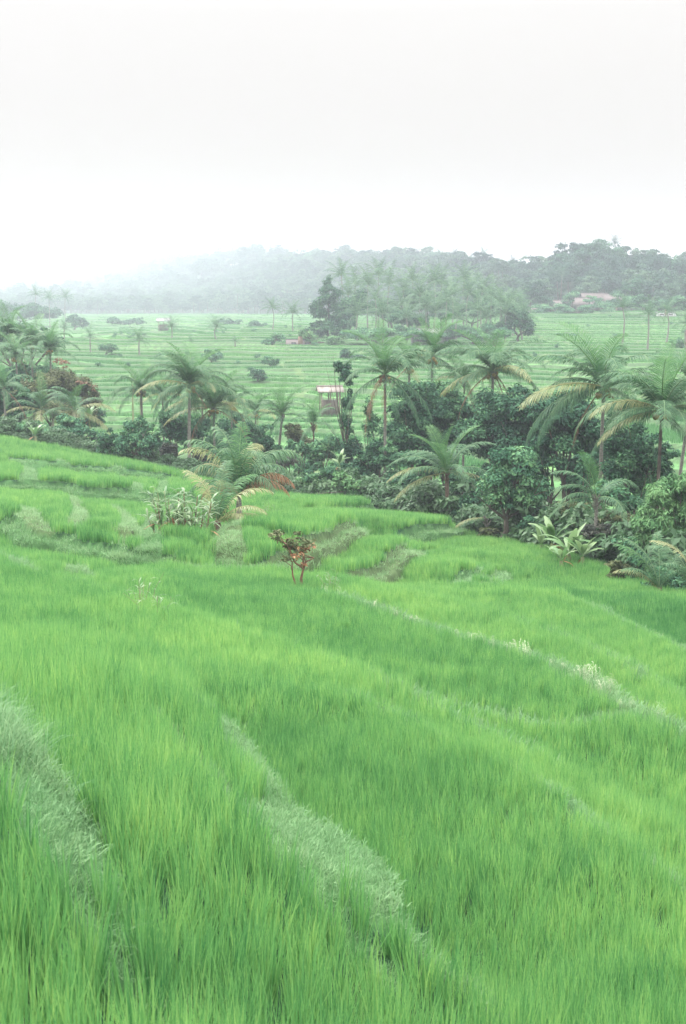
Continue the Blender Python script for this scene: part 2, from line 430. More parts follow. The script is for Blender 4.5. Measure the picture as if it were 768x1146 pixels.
M['wall_dark'] = solidmat('plank_wall', (.10,.08,.07), (.20,.17,.14), 2.5, .85, (4, 4, .3))
M['tile'] = solidmat('clay_tiles', (.06,.045,.043), (.115,.085,.08), 1.6, .8, (1, 1, 1), .3)
M['rust'] = solidmat('rusty_sheet', (.12,.085,.065), (.26,.235,.21), .9, .5, (3, .5, 1))
M['white_sheet'] = solidmat('pale_sheet', (.13,.13,.13), (.27,.27,.26), 1.2, .5, (3, .6, 1))
M['wood'] = solidmat('post_wood', (.12,.09,.07), (.24,.19,.15), 6, .85)
M['glass'] = solidmat('dark_window', (.02,.025,.03), (.05,.055,.06), 2, .2)
M['red_shutter'] = solidmat('faded_door', (.22,.13,.10), (.32,.20,.15), 3, .7)

# terrain material
m, n, l, b = newmat('terrain'); M['terrain'] = m
a = n.new('ShaderNodeAttribute'); a.attribute_name = 'Col'
tcx = n.new('ShaderNodeTexCoord')
nz = n.new('ShaderNodeTexNoise'); nz.inputs['Scale'].default_value = 1.7; nz.inputs['Detail'].default_value = 8; nz.inputs['Roughness'].default_value = .7
l.new(tcx.outputs['Object'], nz.inputs['Vector'])
mrn = n.new('ShaderNodeMapRange'); mrn.inputs[1].default_value = .3; mrn.inputs[2].default_value = .7; mrn.inputs[3].default_value = .65; mrn.inputs[4].default_value = 1.35
l.new(nz.outputs[0], mrn.inputs[0])
sc_ = n.new('ShaderNodeVectorMath'); sc_.operation = 'SCALE'; l.new(a.outputs['Color'], sc_.inputs[0]); l.new(mrn.outputs[0], sc_.inputs['Scale'])
l.new(sc_.outputs[0], b.inputs['Base Color']); b.inputs['Roughness'].default_value = .95; b.inputs['Specular IOR Level'].default_value = .1
bp = n.new('ShaderNodeBump'); bp.inputs['Strength'].default_value = .6; bp.inputs['Distance'].default_value = .12
l.new(nz.outputs[0], bp.inputs['Height']); l.new(bp.outputs[0], b.inputs['Normal'])

# ------------------------------------------------------------------ terrain sheet
rows = [-120., -60., -30.]
y = -20.
while y < 5200:
    rows.append(y)
    if y < 3: y += .6
    elif y < 15: y += .07+.002*y
    elif y < 84: y += .05+.0015*y
    elif y < 115: y += .4
    elif y < 135: y += .9
    elif y < 480: y += .85
    elif y < 1250: y += 2.2
    elif y < 1500: y += 9
    else: y += 60
rows = np.array(rows); NU = 560
u = np.linspace(-1, 1, NU); u = np.sign(u)*(0.55*np.abs(u)+0.45*np.abs(u)**5)
W = np.where(rows < 10, 26, 26+.62*(rows-10)); W = np.where(rows > 600, W*1.0+(rows-600)*.6, W)
X = u[None, :]*W[:, None]; Yg = np.repeat(rows[:, None], NU, 1)
xf, yf = X.ravel(), Yg.ravel()
zf, bare, kind, dT = ground_full(xf, yf)

def far_cells(x, y):
    q = far_levels(x, y); k = np.floor(q); f = q-k
    w = 16+26*hsh(k, 0*k, 3)
    cx = x/w + 7*hsh(k, 0*k, 4) + .25*(fnoise(x/10, y/10, 8)-.5); ci = np.floor(cx); cf = cx-ci
    edge = np.minimum(cf, 1-cf)*w
    r = hsh(k, ci, 11)
    return k, f, edge, r
col = np.zeros((len(xf), 4)); col[:, 3] = 1
col[:, :3] = (.018, .050, .026)                              # paddy mud under the rice
kt = kind[:, None]
col[:, :3] = np.where(kt == 1, (.055, .125, .045), col[:, :3])
col[:, :3] = np.where(kt == 2, (.075, .115, .050), col[:, :3])
col[:, :3] = np.where(kt >= 3, (.05, .12, .045), col[:, :3])
gul = smooth(0, 3, dT)[:, None]
col[:, :3] = col[:, :3]*(1-gul)+np.array((.045, .060, .030))*gul
fk, ff, fe, fr = far_cells(xf, yf)
fld = (dT > 34)
riser = np.clip(smooth(.0, .03, ff)*(1-smooth(.16, .24, ff)), 0, 1)[:, None]
g = np.stack([.070+.05*fr, .165+.07*fr, .062+.02*fr], 1)
rc = np.array((.060, .105, .048))
fc = g*(1-riser)+rc*riser
fc = np.where((fe < .5)[:, None], (.09, .14, .06), fc)
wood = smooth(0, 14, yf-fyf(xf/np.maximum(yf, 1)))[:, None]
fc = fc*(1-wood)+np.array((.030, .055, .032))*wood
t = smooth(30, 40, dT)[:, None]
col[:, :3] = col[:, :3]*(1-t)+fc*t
idx = np.arange(len(rows)*NU).reshape(len(rows), NU)
quads = np.stack([idx[:-1, :-1], idx[:-1, 1:], idx[1:, 1:], idx[1:, :-1]], -1).reshape(-1, 4)
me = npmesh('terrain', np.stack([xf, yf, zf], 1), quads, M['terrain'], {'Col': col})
tag(mobj('terrain', me), kind='structure')

# ------------------------------------------------------------------ blades and tufts
def blades(rng, n, rad, h0, h1, w, lean, droop, segs=3, v0=0, v1=1):
    A = Acc()
    for i in range(n):
        r = rad*math.sqrt(rng.random()); q = rng.uniform(0, 2*PI)
        b0 = np.array([r*math.cos(q), r*math.sin(q), -.03])
        az = rng.gauss(q, 1.0); le = abs(rng.gauss(lean, lean*.6)); h = rng.uniform(h0, h1)
        dr = droop*rng.uniform(.3, 1.6); wd = w*rng.uniform(.7, 1.2); face = az+PI/2+rng.uniform(-.7, .7)
        sx, sy = math.cos(face), math.sin(face); V = []; p = b0.copy(); ang = le
        for s in range(segs+1):
            t = s/segs; ww = wd*(1-t**1.6)*.5+wd*.04
            if s == 0: ww = wd*.35
            V.append(p+np.array([sx*ww, sy*ww, 0])); V.append(p-np.array([sx*ww, sy*ww, 0]))
            ang = le+dr*t**1.5
            p = p+np.array([math.cos(az)*math.sin(ang), math.sin(az)*math.sin(ang), math.cos(ang)])*h/segs
        F = [(2*s, 2*s+1, 2*s+3, 2*s+2) for s in range(segs)]
        A.add(V, F, rng.uniform(v0, v1))
    return A

def scatter(name, pts, tint, var, scl, sources, label=None, cat='rice', kind='stuff', tilt=.08, seed=1):
    rg_ = np.random.default_rng(seed); n = len(pts)
    rot = np.stack([rg_.normal(0, tilt, n), rg_.normal(0, tilt, n), rg_.uniform(0, 2*PI, n)], 1)
    if scl.ndim == 1: scl = np.repeat(scl[:, None], 3, 1)
    me = npmesh(name, pts, np.zeros((0, 4)), [], {'rot': rot, 'scl': scl, 'tint': tint, 'var': var.astype(float)})
    o = mobj(name, me); tag(o, label, cat, None, kind)
    ng = bpy.data.node_groups.new(name+'_scatter', 'GeometryNodeTree')
    ng.interface.new_socket('Geometry', in_out='INPUT', socket_type='NodeSocketGeometry')
    ng.interface.new_socket('Geometry', in_out='OUTPUT', socket_type='NodeSocketGeometry')
    N, L = ng.nodes, ng.links
    gi = N.new('NodeGroupInput'); go = N.new('NodeGroupOutput'); jn = N.new('GeometryNodeJoinGeometry')
    def na(nm, ty):
        q = N.new('GeometryNodeInputNamedAttribute'); q.data_type = ty; q.inputs['Name'].default_value = nm
        return next(s for s in q.outputs if s.enabled and s.name == 'Attribute')
    rot_s, scl_s, var_s = na('rot', 'FLOAT_VECTOR'), na('scl', 'FLOAT_VECTOR'), na('var', 'FLOAT')
    for k, src in enumerate(sources):
        so = bpy.data.objects.new(name+'_source', src)      # not linked to the scene
        oi = N.new('GeometryNodeObjectInfo'); oi.inputs['Object'].default_value = so; oi.inputs['As Instance'].default_value = True
        cp = N.new('FunctionNodeCompare'); cp.data_type = 'FLOAT'; cp.operation = 'EQUAL'
        cp.inputs['B'].default_value = k; cp.inputs['Epsilon'].default_value = .25
        L.new(var_s, cp.inputs['A'])
        ip = N.new('GeometryNodeInstanceOnPoints')
        L.new(gi.outputs[0], ip.inputs['Points']); L.new(cp.outputs[0], ip.inputs['Selection'])
        L.new(oi.outputs['Geometry'], ip.inputs['Instance']); L.new(rot_s, ip.inputs['Rotation']); L.new(scl_s, ip.inputs['Scale'])
        L.new(ip.outputs[0], jn.inputs[0])
    L.new(jn.outputs[0], go.inputs[0])
    md = o.modifiers.new('scatter', 'NODES'); md.node_group = ng
    return o

def poly_px(pl):
    return np.array([hit(*p)[:2] for p in pl])
def inside(poly, x, y):
    r = np.zeros(len(x), bool); j = len(poly)-1
    for i in range(len(poly)):
        xi, yi = poly[i]; xj, yj = poly[j]
        c = ((yi > y) != (yj > y)) & (x < (xj-xi)*(y-yi)/(yj-yi+1e-12)+xi)
        r ^= c; j = i
    return r
# paddies whose rice is a deeper or a paler green
TINTS = [(poly_px([(170,648),(300,655),(400,690),(520,735),(640,790),(668,815),(640,826),(520,790),(400,750),(260,712)]), -.16),
         (poly_px([(560,640),(768,680),(900,720),(950,800),(850,780),(768,742),(680,698)]), -.26),
         (poly_px([(360,650),(480,625),(560,645),(680,700),(768,745),(768,788),(600,712)]), .03),
         (poly_px([(340,672),(600,762),(768,842),(768,792),(600,716),(440,668)]), .14),
         (poly_px([(0,700),(150,690),(450,795),(768,945),(768,1010),(600,920),(400,822),(300,790),(200,780),(60,760)]), .13),
         (poly_px([(270,640),(345,630),(395,608),(380,590),(320,585),(270,610)]), -.04)]

def jgrid(x0, x1, y0, y1, sp, rg_):
    xs = np.arange(x0, x1, sp); ys = np.arange(y0, y1, sp)
    gx, gy = np.meshgrid(xs, ys); gx = gx.ravel(); gy = gy.ravel()
    return gx+rg_.uniform(-.5, .5, len(gx))*sp*.9, gy+rg_.uniform(-.5, .5, len(gy))*sp*.9

def rice_tint(x, y, rg_):
    t = .52+.40*(fnoise(x/5.0, y/8.0, 31)-.5)+.45*(fnoise(x/1.0, y/1.0, 33, 2)-.5)+rg_.normal(0, .15, len(x))
    for poly, dt in TINTS: t = t+np.where(inside(poly, x, y), dt, 0)
    return np.clip(t, 0, 1)

rng = random.Random(4); rg_ = np.random.default_rng(7)
src_near = [blades(rng, 34, .055, .23, .41, .0078, .12, .24, 4).mesh('rice_clump', M['rice']) for _ in range(7)]
src_mid = [blades(rng, 30, .075, .24, .42, .012, .12, .24, 3).mesh('rice_clump', M['rice']) for _ in range(5)]
src_fr = [blades(rng, 36, .16, .30, .52, .022, .11, .25, 2).mesh('rice_clump', M['rice']) for _ in range(4)]
bands = [(1.5, 18, .122, src_near, 1.0), (18, 42, .15, src_mid, 1.0), (42, 80, .20, src_fr, 1.0), (80, 112, .30, src_fr, .95)]
allp, allt, allv, alls, srcs = [], [], [], [], []
turfp, turft, turfk = [], [], []
for y0, y1, sp, src, hs in bands:
    hwid = .30*y1+4
    x_, y_ = jgrid(-hwid, hwid, y0, y1, sp, rg_)
    m_ = np.abs(x_) < .30*y_+4; x_, y_ = x_[m_], y_[m_]
    z_, br, kd, dt = ground_full(x_, y_)
    hsc = 0.62+.42*fnoise(x_/2.2, y_/2.2, 41, 2)+.36*fnoise(x_/.35, y_/.35, 43, 2)
    ok = (br < .4) & (dt < -.3) & (rg_.random(len(x_)) > .10)
    k0 = len(srcs); srcs += src
    allp.append(np.stack([x_, y_, z_], 1)[ok]); allt.append(rice_tint(x_, y_, rg_)[ok])
    allv.append(k0+rg_.integers(0, len(src), ok.sum()))
    s_ = hs*hsc[ok]*rg_.uniform(.9, 1.1, ok.sum()); alls.append(np.stack([np.ones(len(s_)), np.ones(len(s_)), s_], 1))
scatter('rice_crop', np.vstack(allp), np.concatenate(allt), np.concatenate(allv), np.vstack(alls), srcs,
        'young green rice standing in the terraced paddies of the near slope', 'rice', seed=3)

# grass on the bunds
tu1 = [blades(rng, 46, .10, .035, .085, .006, .7, .9, 2).mesh('turf_tuft', M['turf']) for _ in range(4)]
tu2 = [blades(rng, 40, .22, .08, .20, .018, .7, .8, 2).mesh('turf_tuft', M['turf']) for _ in range(3)]
wi1 = [blades(rng, 26, .10, .20, .42, .005, .5, 1.3, 4).mesh('wispy_tuft', M['wispy']) for _ in range(4)]
def seed_heads(rng, n, rad, h0, h1):
    A = blades(rng, n, rad, h0, h1, .012, .25, 1.3, 4, .5, 1)
    for i in range(n):
        q = rng.uniform(0, 2*PI); r = rad*rng.random(); h = rng.uniform(h0, h1)
        for k in range(7):
            c = np.array([r*math.cos(q)+k*.022, r*math.sin(q)+rng.uniform(-.01, .01), h+.08-.012*k*k*.5])
            A.add([c+(0, .014, 0), c-(0, .014, 0), c+(.022, -.007, .014), c+(.022, .007, .014)], [(0, 1, 2, 3)], 1.0)
    return A
fl1 = [seed_heads(rng, 12, .2, .28, .50).mesh('flowering_grass', M['seed']) for _ in range(3)]
P_, T_, V_, S_ = [], [], [], []
for y0, y1, sp, vs in [(2, 18, .075, (0, 4)), (18, 45, .13, (4, 3)), (45, 108, .26, (4, 3))]:
    hwid = .30*y1+4
    x_, y_ = jgrid(-hwid, hwid, y0, y1, sp, rg_)
    m_ = np.abs(x_) < .30*y_+4; x_, y_ = x_[m_], y_[m_]
    z_, br, kd, dt = ground_full(x_, y_)
    ok = (br > .25) & (dt < 0) & ((kd != 2) | (rg_.random(len(x_)) < .93))
    P_.append(np.stack([x_, y_, z_], 1)[ok]); T_.append(np.clip(.5+.9*(fnoise(x_/.7, y_/.7, 51)-.5)+.25*(kd == 2)+.25*(y_ > 40), 0, 1)[ok])
    V_.append(vs[0]+rg_.integers(0, vs[1], ok.sum())); S_.append(rg_.uniform(.7, 1.3, ok.sum()))
scatter('bund_turf', np.vstack(P_), np.concatenate(T_), np.concatenate(V_), np.concatenate(S_), tu1+tu2,
        'short cropped turf growing on the bunds between the near paddies', 'grass', tilt=.2, seed=5)
P_, T_, V_, S_ = [], [], [], []
for bi, (w, hw, drop, side, ridge, kd) in enumerate(BUNDS):
    if kd not in ('wispy', 'flower'): continue
    seg = np.hypot(*np.diff(w, axis=0).T); L = seg.sum(); cum = np.concatenate([[0], np.cumsum(seg)])
    hm_ = .18
    nn = int(L*(60 if kd == 'wispy' else 24)); s_ = rg_.uniform(0, L if kd == 'flower' else L*.62, nn)
    if kd == 'flower': s_ = s_[fnoise(s_/2.3, s_*0, 77) > .36]; nn = len(s_)
    bx_ = np.interp(s_, cum, w[:, 0])+rg_.normal(0, hm_*.7, nn); by_ = np.interp(s_, cum, w[:, 1])+rg_.normal(0, hm_*.7, nn)
    z_ = ground_full(bx_, by_)[0]
    P_.append(np.stack([bx_, by_, z_], 1)); T_.append(rg_.uniform(.2, 1, nn))
    V_.append(rg_.integers(0, 4, nn) if kd == 'wispy' else np.where(rg_.random(nn) < .7, rg_.integers(0, 4, nn), rg_.integers(4, 7, nn))); S_.append(rg_.uniform(.35, 1.0, nn)*(1 if kd == 'wispy' else .62))
scatter('pale_grass', np.vstack(P_), np.concatenate(T_), np.concatenate(V_), np.concatenate(S_), wi1+fl1,
        'pale wispy flowering grass along the bunds of the near slope', 'grass', tilt=.15, seed=6)

# rice of the far terraces
src_far = [blades(rng, 44, .75, .34, .52, .085, .25, .4, 1).mesh('rice_clump', M['ricefar']) for _ in range(4)]
x_, y_ = jgrid(-190, 190, 120, 470, 1.12, rg_)
x2, y2 = jgrid(-330, 60, 470, 1200, 2.3, rg_); k2 = (y2 < fyf(x2/y2)-4) & (np.abs(x2) < .25*y2+10)
x_ = np.concatenate([x_, x2[k2]]); y_ = np.concatenate([y_, y2[k2]])
m_ = (np.abs(x_) < .27*y_+25); x_, y_ = x_[m_], y_[m_]
z_, _, _, dt = ground_full(x_, y_)
fk, ff, fe, fr = far_cells(x_, y_)
ok = (dt > 36) & (ff > .30) & (fe > .7) & (hsh(fk, np.floor(fr*997), 5) > .06)
t_ = np.clip(.0+1.0*fr+.3*(fnoise(x_/3, y_/3, 61)-.5), 0, 1)
hs = .6+.6*hsh(fk, np.floor(fr*991), 9)
scatter('rice_terraces', np.stack([x_, y_, z_], 1)[ok], t_[ok], rg_.integers(0, 4, ok.sum()),
        np.stack([1+.6*(y_[ok] > 470), 1+.6*(y_[ok] > 470), hs[ok]], 1), src_far,
        'pale green rice on the terraces across the valley', 'rice', seed=8)

# ------------------------------------------------------------------ haze: one closed box of thin even air
zmin = float(zf.min())-1.0; HZ = 48.0
bx = Acc(); bx.box((0, 2545, (zmin+HZ)/2), (13000, 5500, HZ-zmin))
hm = bpy.data.materials.new('haze_air'); hm.use_nodes = True
hn, hl = hm.node_tree.nodes, hm.node_tree.links; hn.clear()
ho = hn.new('ShaderNodeOutputMaterial'); hv = hn.new('ShaderNodeVolumePrincipled')
hv.inputs['Color'].default_value = (.83, .87, 1.0, 1); hv.inputs['Density'].default_value = .00045
hv.inputs['Anisotropy'].default_value = .2
hl.new(hv.outputs[0], ho.inputs['Volume'])
haze = mobj('haze', bx.mesh('haze', hm, False)); tag(haze, kind='stuff')

# ------------------------------------------------------------------ foliage
def leafcloud(A, rr, c, rad, dens, ls, elong=.5, droop=0.0, sub=14, v=0.5, m=0, hollow=.45):
    """leaves on many small clumps that sit on and in an ellipsoid"""
    c = np.array(c, float); rad = np.array(rad, float)
    for k in range(sub):
        d = rr.normal(size=3); d /= np.linalg.norm(d); d[2] = d[2]*.9+.08
        rs = rr.uniform(.28, .52); cc = c+d*rad*rr.uniform(hollow, 1.0)*(1-rs*.35)
        sr = rad*rs*rr.uniform(.8, 1.2)
        n = max(8, int(dens*4*PI*np.prod(sr)**(2/3)/(ls*ls*elong)))
        q = rr.normal(size=(n, 3)); q /= np.linalg.norm(q, axis=1)[:, None]
        q[:, 2] = np.where(q[:, 2] < -.3, -q[:, 2]*.6, q[:, 2])
        pos = cc+q*sr*(rr.uniform(.25, 1.12, (n, 1))**.6)
        nrm = q*.7+np.array([0, 0, .55])+rr.normal(0, .45, (n, 3)); nrm /= np.linalg.norm(nrm, axis=1)[:, None]
        t = rr.normal(size=(n, 3)); t[:, 2] -= droop*3; t += q*.8
        t -= nrm*(t*nrm).sum(1)[:, None]; t /= np.linalg.norm(t, axis=1)[:, None]
        b = np.cross(nrm, t); L = ls*rr.uniform(.6, 1.3, (n, 1)); w = L*elong*.5
        dn = np.array([0, 0, 1])*L*.18
        V = np.stack([pos-t*L*.5-dn*droop, pos+b*w-t*L*.05, pos+t*L*.55-dn, pos-b*w-t*L*.05], 1).reshape(-1, 3)
        F = np.arange(4*n).reshape(n, 4)
        av = np.clip(v+rr.normal(0, .13)+rr.normal(0, .16, n), 0, 1)
        A.add(V, F, np.repeat(av, 4), m)

def trunk_limbs(A, rr, base, tips, r0, rng, split=.45, m=0):
    base = np.array(base, float); top = np.mean(tips, axis=0)
    fork = base*(1-split)+top*split; fork[:2] = base[:2]*.6+top[:2]*.4
    mid = (base+fork)/2+np.array([rng.uniform(-1, 1), rng.uniform(-1, 1), 0])*r0*1.2
    A.tube([base-np.array([0, 0, .4]), base+(0, 0, .15), mid, fork], [r0*1.7, r0*1.15, r0*.95, r0*.8], 8, m=m)
    for tp in tips:
        tp = np.array(tp, float); h1 = fork*.55+tp*.45+rr.normal(0, .25, 3); h1[2] -= abs(tp[2]-fork[2])*.08
        A.tube([fork-np.array([0, 0, r0]), h1, tp], [r0*.62, r0*.4, r0*.1], 6, m=m)
        for _ in range(3):
            e_ = tp+rr.normal(0, 1, 3)*np.array([.9, .9, .6])
            A.tube([h1, (h1+e_)/2+rr.normal(0, .12, 3), e_], [r0*.28, r0*.17, r0*.05], 5, m=m)

SEED = [100]
def tree(name, label, cat, blobs, Y, leaf='dark', bark='bark_dark', ls=.24, dens=1.5, base=None, r0=.16, elong=.5, droop=0.0,
         group=None, sub=16, v=.5, extra=None, depth=1.0, hollow=.45, flat=False):
    """blobs: (photo x, photo y, half width, half height) of the parts of the crown, seen at distance Y"""
    SEED[0] += 1; rr = np.random.default_rng(SEED[0]); rng = random.Random(SEED[0]); s = mpp(Y)
    cs = []
    for (bx_, by_, bw, bh) in blobs:
        yy = Y+rr.uniform(-.5, .5)*bw*s*depth if len(blobs) > 1 else Y
        cs.append((P(bx_, by_, yy), np.array([bw*s, bw*s*depth, bh*s])))
    bpx = base if base is not None else float(np.mean([b_[0] for b_ in blobs]))
    b0 = P(bpx, 560, Y); x0, y0 = float(b0[0]), float(Y); z0 = gz(x0, y0)
    root = empty(name, (x0, y0, z0), label, cat, group); o0 = np.array([x0, y0, z0])
    T = Acc(); trunk_limbs(T, rr, (0, 0, 0), [c-o0 for c, r in cs], r0, rng)
    mobj('trunk', T.mesh('trunk', M[bark]), root)
    C_ = Acc()
    for c, r in cs: leafcloud(C_, rr, c-o0, r, dens, ls, elong, droop, sub, v, hollow=hollow)
    mobj('crown', C_.mesh('crown', M[leaf]), root)
    if extra:                      # blossom
        E = Acc()
        for (bx_, by_, bw, bh) in extra: leafcloud(E, rr, P(bx_, by_, Y-bw*s)-o0, np.array([bw, bw, bh])*s, .55, .16, .8, 0, 7)
        mobj('blossom', E.mesh('blossom', M['flower']), root)
    return root

def shrub(name, label, px, py, Y, w, h, leaf='mid', ls=.2, dens=1.3, group=None, elong=.5, droop=.2, v=.5, cat='shrub', n=3, sub=9):
    SEED[0] += 1; rr = np.random.default_rng(SEED[0]); s = mpp(Y)
    b0 = P(px, py, Y); x0, y0 = float(b0[0]), float(Y); z0 = gz(x0, y0)
    root = empty(name, (x0, y0, z0), label, cat, group)
    zc = float(b0[2])-z0; W_, H_ = w*s, h*s
    C_ = Acc(); T = Acc()
    for k in range(n):
        c = np.array([rr.uniform(-.5, .5)*W_, rr.uniform(-.4, .4)*W_, zc+rr.uniform(-.25, .25)*H_])
        leafcloud(C_, rr, c, (W_*.62, W_*.62, H_*.7), dens, ls, elong, droop, sub, v)
        T.tube([(0, 0, -.2), (c[0]*.5, c[1]*.5, zc*.5), tuple(c)], [.06, .045, .02], 5)
    if zc > H_*1.3:   # leaves down to the ground
        leafcloud(C_, rr, (0, 0, zc*.45), (W_*.8, W_*.8, zc*.5), dens*.8, ls, elong, droop, sub, v)
    mobj('stem', T.mesh('stem', M['bark_dark']), root); mobj('foliage', C_.mesh('foliage', M[leaf]), root)
    return root

def frond_acc(A, rng, L, e0, bend, n=40, ll=.80, lw=.05, hang=.5, az=0.0, v=.5, twist=.0, m=0, mr_=0, origin=(0, 0, 0), keep=1.0, segs=2):
    """one feather-shaped palm leaf: midrib curving down under its weight, leaflets on both sides"""
    ca, sa = math.cos(az), math.sin(az)
    p = np.array([0., 0., 0.]); pts = []; dirs = []; N = 16; side = rng.uniform(-.12, .12)
    for i in range(N+1):
        s = i/N; e_ = e0-bend*s**1.35
        d = np.array([math.cos(e_), side*s*1.4, math.sin(e_)]); d /= np.linalg.norm(d)
        pts.append(p.copy()); dirs.append(d); p = p+d*L/N
    pts = np.array(pts); dirs = np.array(dirs)
    R = np.array([[ca, -sa, 0], [sa, ca, 0], [0, 0, 1]]); O = np.array(origin, float)
    rp = pts[::2]@R.T+O
    A.tube([tuple(q) for q in rp], list(np.linspace(.042, .008, len(rp))*L/4), 4, min(1, v+.3), mr_)
    for k in range(n):
        s = .10+.90*(k+.5)/n
        if rng.random() > keep: continue
        fi = s*N; i = min(int(fi), N-1); f = fi-i
        b0 = pts[i]*(1-f)+pts[i+1]*f; d = dirs[i]*(1-f)+dirs[i+1]*f
        up = np.array([-d[2], 0, d[0]]) if abs(d[0])+abs(d[2]) > 1e-6 else np.array([0, 0, 1])
        sd_ = np.cross(d, up)
        lk = ll*L/4*(math.sin(PI*(.10+.84*s))**.65)*rng.uniform(.85, 1.1)
        for sg in (-1, 1):
            fw = .45+.55*s+rng.uniform(-.1, .1)
            lift = .25-twist
            q = sd_*sg*1.0+d*fw+up*lift; q /= np.linalg.norm(q)
            hg = hang*rng.uniform(.6, 1.4); w = lw*L/4*rng.uniform(.8, 1.2)
            wd = d*w*.5; V = [b0-wd*.5, b0+wd*.5]; pp_ = b0
            for j in range(segs):
                q2 = q+np.array([0, 0, -1])*hg*(j+.4)*(2/segs); q2 /= np.linalg.norm(q2)
                pp_ = pp_+q2*lk/segs; ww = wd if j < segs-1 else wd*.15
                V += [pp_-ww, pp_+ww]
            F = [(2*j, 2*j+1, 2*j+3, 2*j+2) for j in range(segs)]
            A.add(np.array(V)@R.T+O, F, float(np.clip(v+rng.gauss(0, .10)+.12*(s-.5), 0, 1)), m)

FR = {}
frng = random.Random(77)
def frond_set(key, mat, specs, **kw):
    FR[key] = []
    for (e0, bend) in specs:
        A = Acc(); frond_acc(A, frng, 4.0, math.radians(e0), math.radians(bend), **kw)
        FR[key].append(A.mesh('frond', M[mat]))
frond_set('up', 'frond_young', [(84, 35), (76, 60), (70, 55), (80, 75)], n=44, hang=.22, v=.6, twist=-.3, lw=.048)
frond_set('arch', 'frond', [(64, 90), (52, 105), (58, 120), (42, 95), (68, 130)], n=58, hang=.55, v=.5, lw=.054, keep=.93)
frond_set('low', 'frond', [(28, 90), (14, 80), (24, 110), (4, 70)], n=58, hang=.9, v=.55, lw=.054, keep=.9)
frond_set('pale', 'frond_pale', [(20, 70), (6, 62), (-6, 55), (30, 80)], n=56, hang=.8, v=.5, lw=.054, keep=.85)
frond_set('dead', 'frond_dead', [(-35, 50), (-50, 38), (-20, 70)], n=30, hang=1.6, v=.4, ll=.6, keep=.8)
frond_set('hang', 'frond', [(-18, 66), (-30, 55), (-5, 85)], n=44, hang=1.4, v=.35, lw=.055)

def palm(label, px, py, Y, L, n=20, base=None, seed=0, mix=(.18, .42, .2, .08, .12), r0=.13, bark='bark', nuts=True, name='coconut_palm',
         group=None, cat='palm tree', extra=(), zscale=1.0):
    """px, py: where the leaves leave the trunk; mix: shares of up, arch, low, pale, dead/hanging leaves"""
    rng = random.Random(seed*13+5)
    py = py-(9 if nuts and Y > 60 else 3)
    c = P(px, py, Y); bpx = px if base is None else base
    b0 = P(bpx, py, Y); x0, y0 = float(b0[0]), float(Y); z0 = gz(x0, y0)
    root = empty(name, (x0, y0, z0), label, cat, group)
    top = c-np.array([x0, y0, z0]); H = top[2]
    T = Acc(); K = 9; pts = []; rad = []
    for i in range(K+1):
        t = i/K; bow = math.sin(PI*t)*.03*H*rng.choice((-1, 1)) if i == 0 else 0
        pts.append((top[0]*t**1.5, top[1]*t**1.5+.02*H*math.sin(PI*t), -.3+(H+.3)*t))
        rad.append(r0*(1.0-.35*t)*(1.6 if i == 0 else 1)*rng.uniform(.95, 1.05))
    T.tube(pts, rad, 8)
    for i in range(14):   # leaf-base sheaths under the crown
        q = rng.uniform(0, 2*PI); h = H-rng.uniform(0, .5)
        T.tube([(top[0], top[1], h-.15), (top[0]+.22*math.cos(q), top[1]+.22*math.sin(q), h+.18)], [.05, .03], 4)
    mobj('trunk', T.mesh('trunk', M[bark]), root)
    keys = ['up', 'arch', 'low', 'pale', 'dead']; az = rng.uniform(0, 6.28); L *= .95*rng.uniform(.94, 1.06); n = int(n*1.35)
    seq = []
    for k, sh in zip(keys, mix): seq += [k]*int(round(sh*n))
    for k in seq:
        az += 2.39996+rng.uniform(-.25, .25); fm = rng.choice(FR['hang' if k == 'dead' and rng.random() < .35 else k])
        sc = L/4*rng.uniform(.74, 1.14)*(.95 if k == 'up' else 1)
        mobj('frond' if k != 'dead' else 'frond', fm, root, tuple(top), (rng.uniform(-.25, .25), rng.uniform(-.2, .2), az), (sc, sc, sc*zscale))
    for (k, deg, mul) in extra:     # leaves whose bearing the photograph shows; 0 = to the right, 180 = to the left
        fm = FR[k][rng.randrange(len(FR[k]))]; sc = L/4*mul
        f_ = mobj('frond', fm, root, tuple(top), (0, 0, math.radians(deg)), (sc, sc, sc))
        if k == 'dead': f_['label'] = 'brown dead frond hanging down'
    if nuts:
        C_ = Acc()
        for i in range(9):
            q = rng.uniform(0, 6.28); c_ = np.array([top[0]+.3*math.cos(q), top[1]+.3*math.sin(q), H-.12-rng.uniform(0, .35)])
            C_.tube([c_+(0, 0, .13), c_+(0, 0, .09), c_, c_-(0, 0, .09), c_-(0, 0, .14)], [.02, .10, .14, .10, .02], 7)
        mobj('coconuts', C_.mesh('coconuts', M['coco']), root)
    return root

